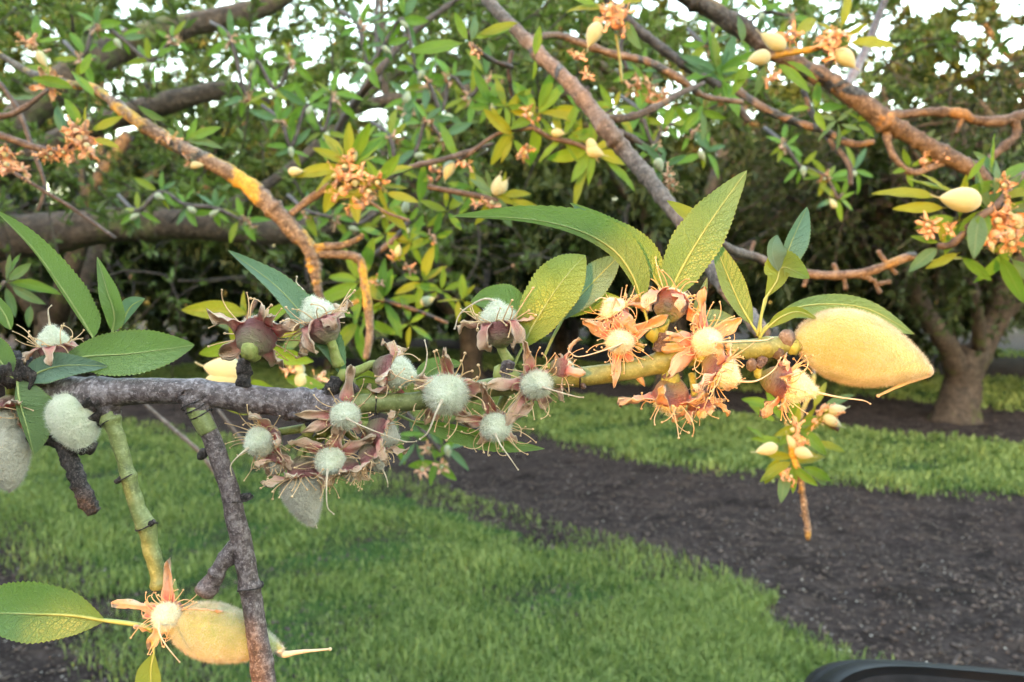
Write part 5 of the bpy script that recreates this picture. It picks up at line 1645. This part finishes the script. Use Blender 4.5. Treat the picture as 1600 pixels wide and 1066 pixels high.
# -- the hanging spray under the large fruit
b = Spray("small hanging spray with pale almonds below the large fuzzy fruit, bare orange twig end", 1240, 690, .50)
b.wood([(1272, 560, 4, .1), (1270, 600, 5, .06), (1255, 640, 5, .02), (1240, 680, 6), (1240, 715, 7), (1250, 740, 6), (1254, 770, 6.5), (1258, 800, 6.5), (1262, 830, 7), (1263, 844, 4)], 'bark_lichen', rough=.3)
b.wood([(1255, 650, 5, .02), (1280, 655, 5), (1300, 665, 5), (1310, 672, 4)], 'bark_dark', "side_twig")
for (x, y, x2, y2) in ((1253, 765, 1248, 770), (1257, 790, 1262, 786), (1256, 803, 1251, 806), (1260, 825, 1256, 828)):
    b.wood([(x, y, 4), (x2, y2, 3.5)], 'bark_lichen', "spur", n=6)
b.nut(1198, 702, 195, 36); b.nut(1256, 708, -20, 30, dz=-.006); b.nut(1236, 690, 120, 26); b.nut(1300, 658, -30, 34); b.nut(1308, 640, 10, 30)
b.leaf(1220, 712, -118, 52, 'y', roll=.1); b.leaf(1230, 730, -112, 52, 'b', roll=.1); b.leaf(1240, 725, -140, 44, 'b'); b.leaf(1250, 728, -18, 64, 'g', tilt=0); b.leaf(1262, 735, -30, 50, 'b'); b.leaf(1232, 690, -30, 52, 'y'); b.leaf(1225, 660, 120, 58, 'g'); b.leaf(1235, 660, 95, 60, 'g'); b.leaf(1215, 660, 150, 48, 'g'); b.leaf(1250, 680, 40, 52, 'y'); b.leaf(1270, 690, -15, 46, 'y')
b.rosette(1238, 722, 7, 56, 'yggb'); b.rosette(1245, 665, 6, 54, 'ygg'); b.leaf(1270, 640, 65, 52, 'y'); b.leaf(1285, 635, 20, 52, 'b'); b.leaf(1275, 625, 140, 40, 'g'); b.leaf(1285, 650, -60, 44, 'b'); b.leaf(1225, 690, 170, 50, 'g'); b.leaf(1215, 640, 160, 56, 'g'); b.leaf(1200, 690, 140, 40, 'g')
for (x, y, r) in ((1240, 672, 20), (1250, 690, 18), (1290, 640, 18), (1300, 648, 16), (1225, 740, 16), (1235, 745, 14), (1275, 660, 14)):
    b.flower(x, y, r)

# -- left edge sprays
b = Spray("pair of grey twigs with orange dried flower clusters crossing at the left edge", 100, 220, .62)
b.wood([(-20, 205, 6), (20, 218, 7), (60, 232, 7), (100, 236, 6), (120, 225, 5)], 'bark_dark')
b.wood([(-20, 185, 6), (20, 178, 6), (50, 160, 5), (75, 140, 4)], 'bark_dark', "side_twig")
b.wood([(0, 130, 5, .05), (30, 175, 5, .05), (50, 230, 5, .05), (70, 290, 4, .05), (60, 330, 4, .05)], 'bark_dark', "side_twig")
b.wood([(-10, 250, 5, .04), (30, 275, 4, .04), (80, 305, 4, .04), (120, 330, 4, .04), (180, 372, 4, .04)], 'bark_dark', "side_twig")
for (x, y, r) in ((125, 215, 28), (135, 228, 24), (118, 205, 22), (140, 238, 18), (80, 240, 16), (72, 245, 14), (100, 238, 14), (8, 240, 22), (10, 258, 20), (5, 268, 14), (35, 262, 12), (42, 275, 12), (110, 248, 14)):
    b.flower(x, y, r)
b.leaf(128, 200, 112, 48, 'g'); b.leaf(140, 205, 20, 56, 'y'); b.leaf(145, 218, -10, 46, 'y'); b.leaf(135, 198, 80, 30, 'y')
b = Spray("small shaded rosette of narrow bluish leaves at the left edge above the near leaves", 10, 440, .48)
b.wood([(-30, 480, 5), (-5, 455, 5), (8, 440, 4)], 'bark_dark')
b.rosette(8, 440, 5, 62, 'bg', -20, 260)
b.leaf(10, 440, 80, 42, 'b'); b.leaf(12, 442, 2, 72, 'g', tilt=0); b.leaf(15, 445, -35, 60, 'b', tilt=0); b.leaf(48, 475, -95, 36, 'b')

# -- smaller leafy twigs one to two metres off, between the near branches and the crown behind
for (lab, x, y, d, L, rs) in (
        ("leafy twig with tiny pale fruits near the top left corner, beside the mossy limb", 190, 60, 1.5, 40, ((150, 40), (190, 60), (235, 95), (130, 90), (270, 60))),
        ("leafy twig hanging just right of the upper mossy limb, narrow green leaves", 400, 90, 1.4, 44, ((360, 60), (400, 95), (430, 140), (455, 95), (385, 150))),
        ("dense green twig above the sunlit flower cluster, leaves pointing upwards", 480, 170, 1.25, 46, ((440, 190), (480, 165), (520, 150), (505, 205), (455, 230))),
        ("twig with small upright leaves crossing the lower mossy limb", 330, 330, 1.5, 38, ((290, 320), (335, 325), (380, 345), (250, 300), (215, 330))),
        ("shaded leafy twig at top centre between the curved grey branch and the four-leaved tip", 600, 60, 1.3, 42, ((560, 40), (600, 70), (630, 30), (650, 110), (575, 100))),
        ("leafy twig with pale fruits behind the start of the diagonal branch", 700, 130, 1.3, 42, ((670, 130), (705, 120), (735, 150), (690, 175), (755, 120))),
        ("loose leafy twig hanging left of the round single almond", 640, 230, 1.2, 44, ((610, 215), (650, 235), (690, 215), (620, 265), (665, 190))),
        ("small-leaved twig under the crossing blackish branch at the top", 1040, 190, 1.3, 40, ((1000, 175), (1040, 195), (1080, 205), (1100, 235), (1020, 225))),
        ("leafy twig high behind the three oval almonds, against the pale sky", 1150, 40, 1.4, 40, ((1120, 30), (1155, 50), (1190, 20), (1105, 70), (1235, 25))),
        ("thin leafy twig behind the forks of the rusty branch", 1290, 270, 1.5, 36, ((1250, 260), (1290, 275), (1335, 265), (1225, 225), (1310, 310))),
        ("dim leafy twig low behind the sunny stems, over the dark orchard", 560, 350, 1.5, 38, ((520, 340), (560, 350), (600, 330), (640, 350), (480, 330)))):
    b = Spray(lab, x, y, d, group="leafy twigs between the near branches and the tree crowns")
    r_ = sorted(rs)
    b.wood([(r_[0][0] - 30, r_[0][1] - 25, 4, .1)] + [(q[0], q[1], 4) for q in r_], 'bark_dark', n=24)
    for (rx, ry) in rs:
        b.rosette(rx, ry, 6, L, 'gggyb')
        if rnd.random() < .5:
            b.nut(rx + rnd.uniform(-10, 10), ry + 8, rnd.uniform(0, 360), 18)
        else:
            b.flower(rx + rnd.uniform(-6, 6), ry + 4, 14)

# -- blurred sprays low in the picture
b = Spray("blurred low twig with pale leaves hanging in front of the bare soil under the cluster", 690, 700, .95)
b.wood([(590, 600, 4), (640, 650, 4), (680, 695, 4), (700, 720, 3)], 'bark_dark')
for (x, y, n_, L) in ((650, 690, 6, 40), (690, 700, 6, 44), (680, 720, 5, 44), (620, 680, 5, 44)):
    b.rosette(x, y, n_, L, 'gb')
b.nut(700, 705, -80, 20); b.flower(660, 735, 14); b.flower(690, 730, 14); b.flower(668, 700, 12)
b = Spray("thin pale bare twig sloping behind the near branch over the grass", 280, 660, 1.1)
b.wood([(225, 630, 3), (270, 670, 4), (310, 705, 4), (340, 745, 4), (360, 790, 3)], 'bark_tan')
b.wood([(340, 640, 3, .02), (380, 690, 3, .02), (420, 740, 3, .02)], 'bark_tan', "side_twig")


# ================================================================== the vehicle mirror at the lower right
def mk_black():
    t = NT("black_plastic")
    n = t.noise(900, 3, t.coord("Object"), .6)
    n2 = t.noise(30, 4, t.coord("Object"), .6)
    col = t.mix(n2, c4(.010, .010, .013), c4(.022, .022, .028))
    return t.done(t.principled(Base_Color=col, Roughness=.42, Normal=t.bump(n, .25, .0002)))


M['black'] = mk_black()
M['glass'] = simple("mirror_glass", (.55, .58, .6), (.6, .62, .64), 5, .04, 0, .001)
M['glass'].node_tree.nodes["Principled BSDF"].inputs["Metallic"].default_value = 1.0
dm = .62
mv = thing("vehicle_mirror", "black plastic vehicle wing mirror, its rounded top edge showing at the lower right corner", "wing mirror", P(1480, 1200, dm))


def superell(w, h, p, n):
    out = []
    for i in range(n):
        a = 2 * PI * i / n
        c, s_ = math.cos(a), math.sin(a)
        out.append((abs(c) ** (2 / p) * w * (1 if c > 0 else -1), abs(s_) ** (2 / p) * h * (1 if s_ > 0 else -1)))
    return out


mb = MB()
n_ = 56
prof = [(.0, .985), (.006, 1.0), (.03, .995), (.034, .978), (.038, .992), (.07, .95), (.095, .82), (.112, .55), (.118, .2), (.119, .01)]
vs, fs = [], []
for (dpt, k) in prof:
    for (u, v) in superell(.135, .095, 4.2, n_):
        q = V3(u * k, v * k - .012 * (u / .135) * k - .03 * dpt / .1, 0)
        vs.append(q - BACK * dpt)
for i in range(len(prof) - 1):
    for j in range(n_):
        fs.append((i * n_ + j, i * n_ + (j + 1) % n_, (i + 1) * n_ + (j + 1) % n_, (i + 1) * n_ + j))
mb.add(vs, fs)
c0 = mv.location
hs = mb.mesh("housing", M['black'])
hc = P(1532, 1224, dm) - c0
hs.transform(Matrix.Translation(hc))
obj("housing", hs, mv)
mb = MB()
se = superell(.133, .093, 4.2, n_)
vs = [V3(u * .99, v * .99 - .012 * (u / .135), 0) - BACK * .002 for u, v in se]
vs2 = [V3(u * .93, v * .91 - .012 * (u / .135), 0) - BACK * .004 for u, v in se]
mb.add(vs + vs2, [(j, (j + 1) % n_, n_ + (j + 1) % n_, n_ + j) for j in range(n_)])
bz = mb.mesh("bezel", M['black'])
bz.transform(Matrix.Translation(hc))
obj("bezel", bz, mv)
mb = MB()
mb.add(vs2, [tuple(range(n_))])
gl = mb.mesh("mirror_glass", M['glass'])
gl.transform(Matrix.Translation(hc))
obj("mirror_glass", gl, mv)
mb = MB()
tube(mb, catmull([tuple(hc + V3(.09, -.07, -.05)), tuple(hc + V3(.16, -.11, -.04)), tuple(hc + V3(.26, -.14, 0))], 8), [.022, .022, .022, .023, .024, .026, .028, .03], 14)
obj("mount_arm", mb.mesh("mount_arm", M['black']), mv)


# ================================================================== unseen leaf masses added behind the photographer: they shade the view and
# have gaps cut so that the low sun reaches chosen spots
LIT = []


def lit(x, y, d, rpx):
    LIT.append((np.array(P(x, y, d)), rpx * d / F))


for (x, y, r) in ((950, 500, 50), (965, 550, 55), (1010, 520, 50), (1060, 480, 50), (1095, 540, 60), (1110, 600, 60), (1060, 620, 18), (1180, 520, 50), (1220, 600, 60), (1250, 560, 60), (1320, 560, 60), (1390, 570, 60), (1430, 580, 50), (1330, 625, 30), (1080, 420, 38), (1100, 350, 22), (1195, 460, 26),
                  (870, 440, 24), (900, 480, 24), (980, 430, 26), (1140, 430, 24), (1380, 480, 20),
                  (238, 890, 14), (262, 955, 46), (235, 985, 40), (300, 1000, 40), (350, 1010, 46), (400, 1010, 36), (450, 1030, 34), (240, 1045, 40), (110, 985, 26), (500, 1018, 16), (150, 800, 9)):
    lit(x, y, D0, r)
for (x, y, d, r) in ((380, 290, .72, 32), (420, 320, .72, 34), (455, 355, .72, 36), (485, 395, .72, 34), (500, 440, .72, 30), (550, 398, .72, 34), (570, 450, .72, 26), (575, 510, .72, 22), (490, 300, .72, 28), (540, 270, .7, 62), (560, 310, .7, 50), (590, 270, .7, 40), (480, 250, .7, 20),
                     (335, 480, .5, 40), (360, 590, .5, 40), (470, 600, .5, 32), (500, 600, .5, 26), (390, 645, .5, 14), (560, 455, .85, 34), (600, 440, .85, 34), (700, 375, .85, 26), (690, 465, .85, 20), (640, 430, .85, 30),
                     (128, 218, .62, 34), (8, 250, .62, 30), (90, 240, .62, 22), (70, 133, .72, 20), (945, 25, .6, 44), (820, 235, .78, 22), (840, 180, .78, 24), (800, 215, .78, 26), (700, 262, .78, 26), (920, 270, .78, 22),
                     (1200, 80, .66, 34), (1240, 60, .66, 34), (1300, 80, .66, 50), (1330, 70, .66, 44), (1250, 40, .66, 30), (1360, 180, .78, 36), (1430, 180, .78, 30), (1500, 185, .78, 36), (1570, 195, .78, 36), (1440, 230, .78, 22), (1510, 262, .78, 30),
                     (1080, 390, .54, 22), (1150, 470, .5, 22), (1230, 425, .62, 30), (1290, 430, .62, 36), (1350, 430, .62, 36), (1410, 405, .62, 30), (1500, 310, .55, 50), (1440, 320, .55, 40), (1550, 340, .55, 30), (1450, 355, .55, 20), (1560, 400, .55, 30),
                     (1200, 700, .5, 34), (1260, 790, .5, 28), (1262, 830, .5, 28), (1255, 745, .5, 22), (1280, 645, .5, 26), (1220, 730, .5, 24), (1235, 680, .5, 24), (960, 85, .74, 30)):
    lit(x, y, d, r)
LC = np.array([l[0] for l in LIT])
LRr = np.array([l[1] for l in LIT])
TS = np.array(TO_SUN)
SX = np.cross(TS, [0, 0, 1.0])
SX /= np.linalg.norm(SX)
SY = np.cross(SX, TS)
L2 = np.stack([LC @ SX, LC @ SY], 1)


def shade_crown(n, d0, d1, u0, u1, v0, v1, Ls, wr_, clear):
    """leaves filling a slab d0..d1 metres towards the sun; those in a gap are absent"""
    q = (NR.uniform(u0, u1, n)[:, None] * SX + NR.uniform(v0, v1, n)[:, None] * SY + NR.uniform(d0, d1, n)[:, None] * TS)
    q2 = np.stack([q @ SX, q @ SY], 1)
    keep = np.ones(n, bool)
    for k in range(len(L2)):
        keep &= np.hypot(q2[:, 0] - L2[k, 0], q2[:, 1] - L2[k, 1]) > LRr[k] + clear
    keep &= q[:, 2] > 0.25
    q = q[keep]
    n = len(q)
    d = NR.normal(0, 1, (n, 3))
    d /= np.linalg.norm(d, axis=1)[:, None]
    L = Ls * NR.uniform(.7, 1.2, n)
    return leaf_arrays(q - d * (L * .5)[:, None], d, L, L * wr_, NR.random(n))


c2 = np.array([np.array(P(800, 533, .3)) @ SX, np.array(P(800, 533, .3)) @ SY])
lo, hi = L2.min(0), L2.max(0)
SHP = Vector((TO_SUN.x * 10.3, TO_SUN.y * 10.3, 0)) + Vector(SX) * 3.6
sh = thing("almond_tree", "added almond tree, unseen behind the photographer, its leaf mass gapped to pass flecks of low sun", "tree", Vector((SHP.x, SHP.y, 0)))
sh.rotation_euler = (0, 0, 0)
sh_tr = obj("trunk", KINDS[1][0], sh)
parts = [shade_crown(120000, 8.5, 12.0, -6.6 + c2[0], 6.6 + c2[0], -2.2 + c2[1], 4.4 + c2[1], .145, .27, .05)]  # leaf slab added for shade, left open along the rays to lit spots
Vs, Fs, Us = [], [], []
off = 0
for V, Fc, uv in parts:
    Vs.append(V - np.array(sh.location)); Fs.append(Fc + off); Us.append(uv)
    off += len(V)
cr = obj("crown", mesh_np("crown", np.concatenate(Vs), np.concatenate(Fs), np.concatenate(Us), [M['crown']], smooth=False), sh)
cr['kind'] = 'stuff'
# loose leaves added closer by, out of view, shading the near branch between lit spots
sb = thing("almond_branch", "leafy almond branch hanging behind the photographer's left shoulder", "branch", Vector(TO_SUN) * 1.3 + Vector((0, 0, CAM_H)))
fgp = np.array([np.array(P(x, y, .235)) for x in (-20, 800, 1620) for y in (280, 700, 1090)])
fu, fv = fgp @ SX, fgp @ SY
V, Fc, uv = shade_crown(3000, 1.0, 1.6, fu.min() - .03, fu.max() + .03, fv.min() - .03, fv.max() + .03, .045, .24, .012)
mb = MB()
p0 = Vector(SX) * float(lo[0] - .4) + Vector(SY) * float(hi[1] + .1) + Vector(TO_SUN) * 1.3
fo = obj("foliage", mesh_np("foliage", V - np.array(sb.location), Fc, uv, [M['crown']], smooth=False), sb)
fo['kind'] = 'stuff'
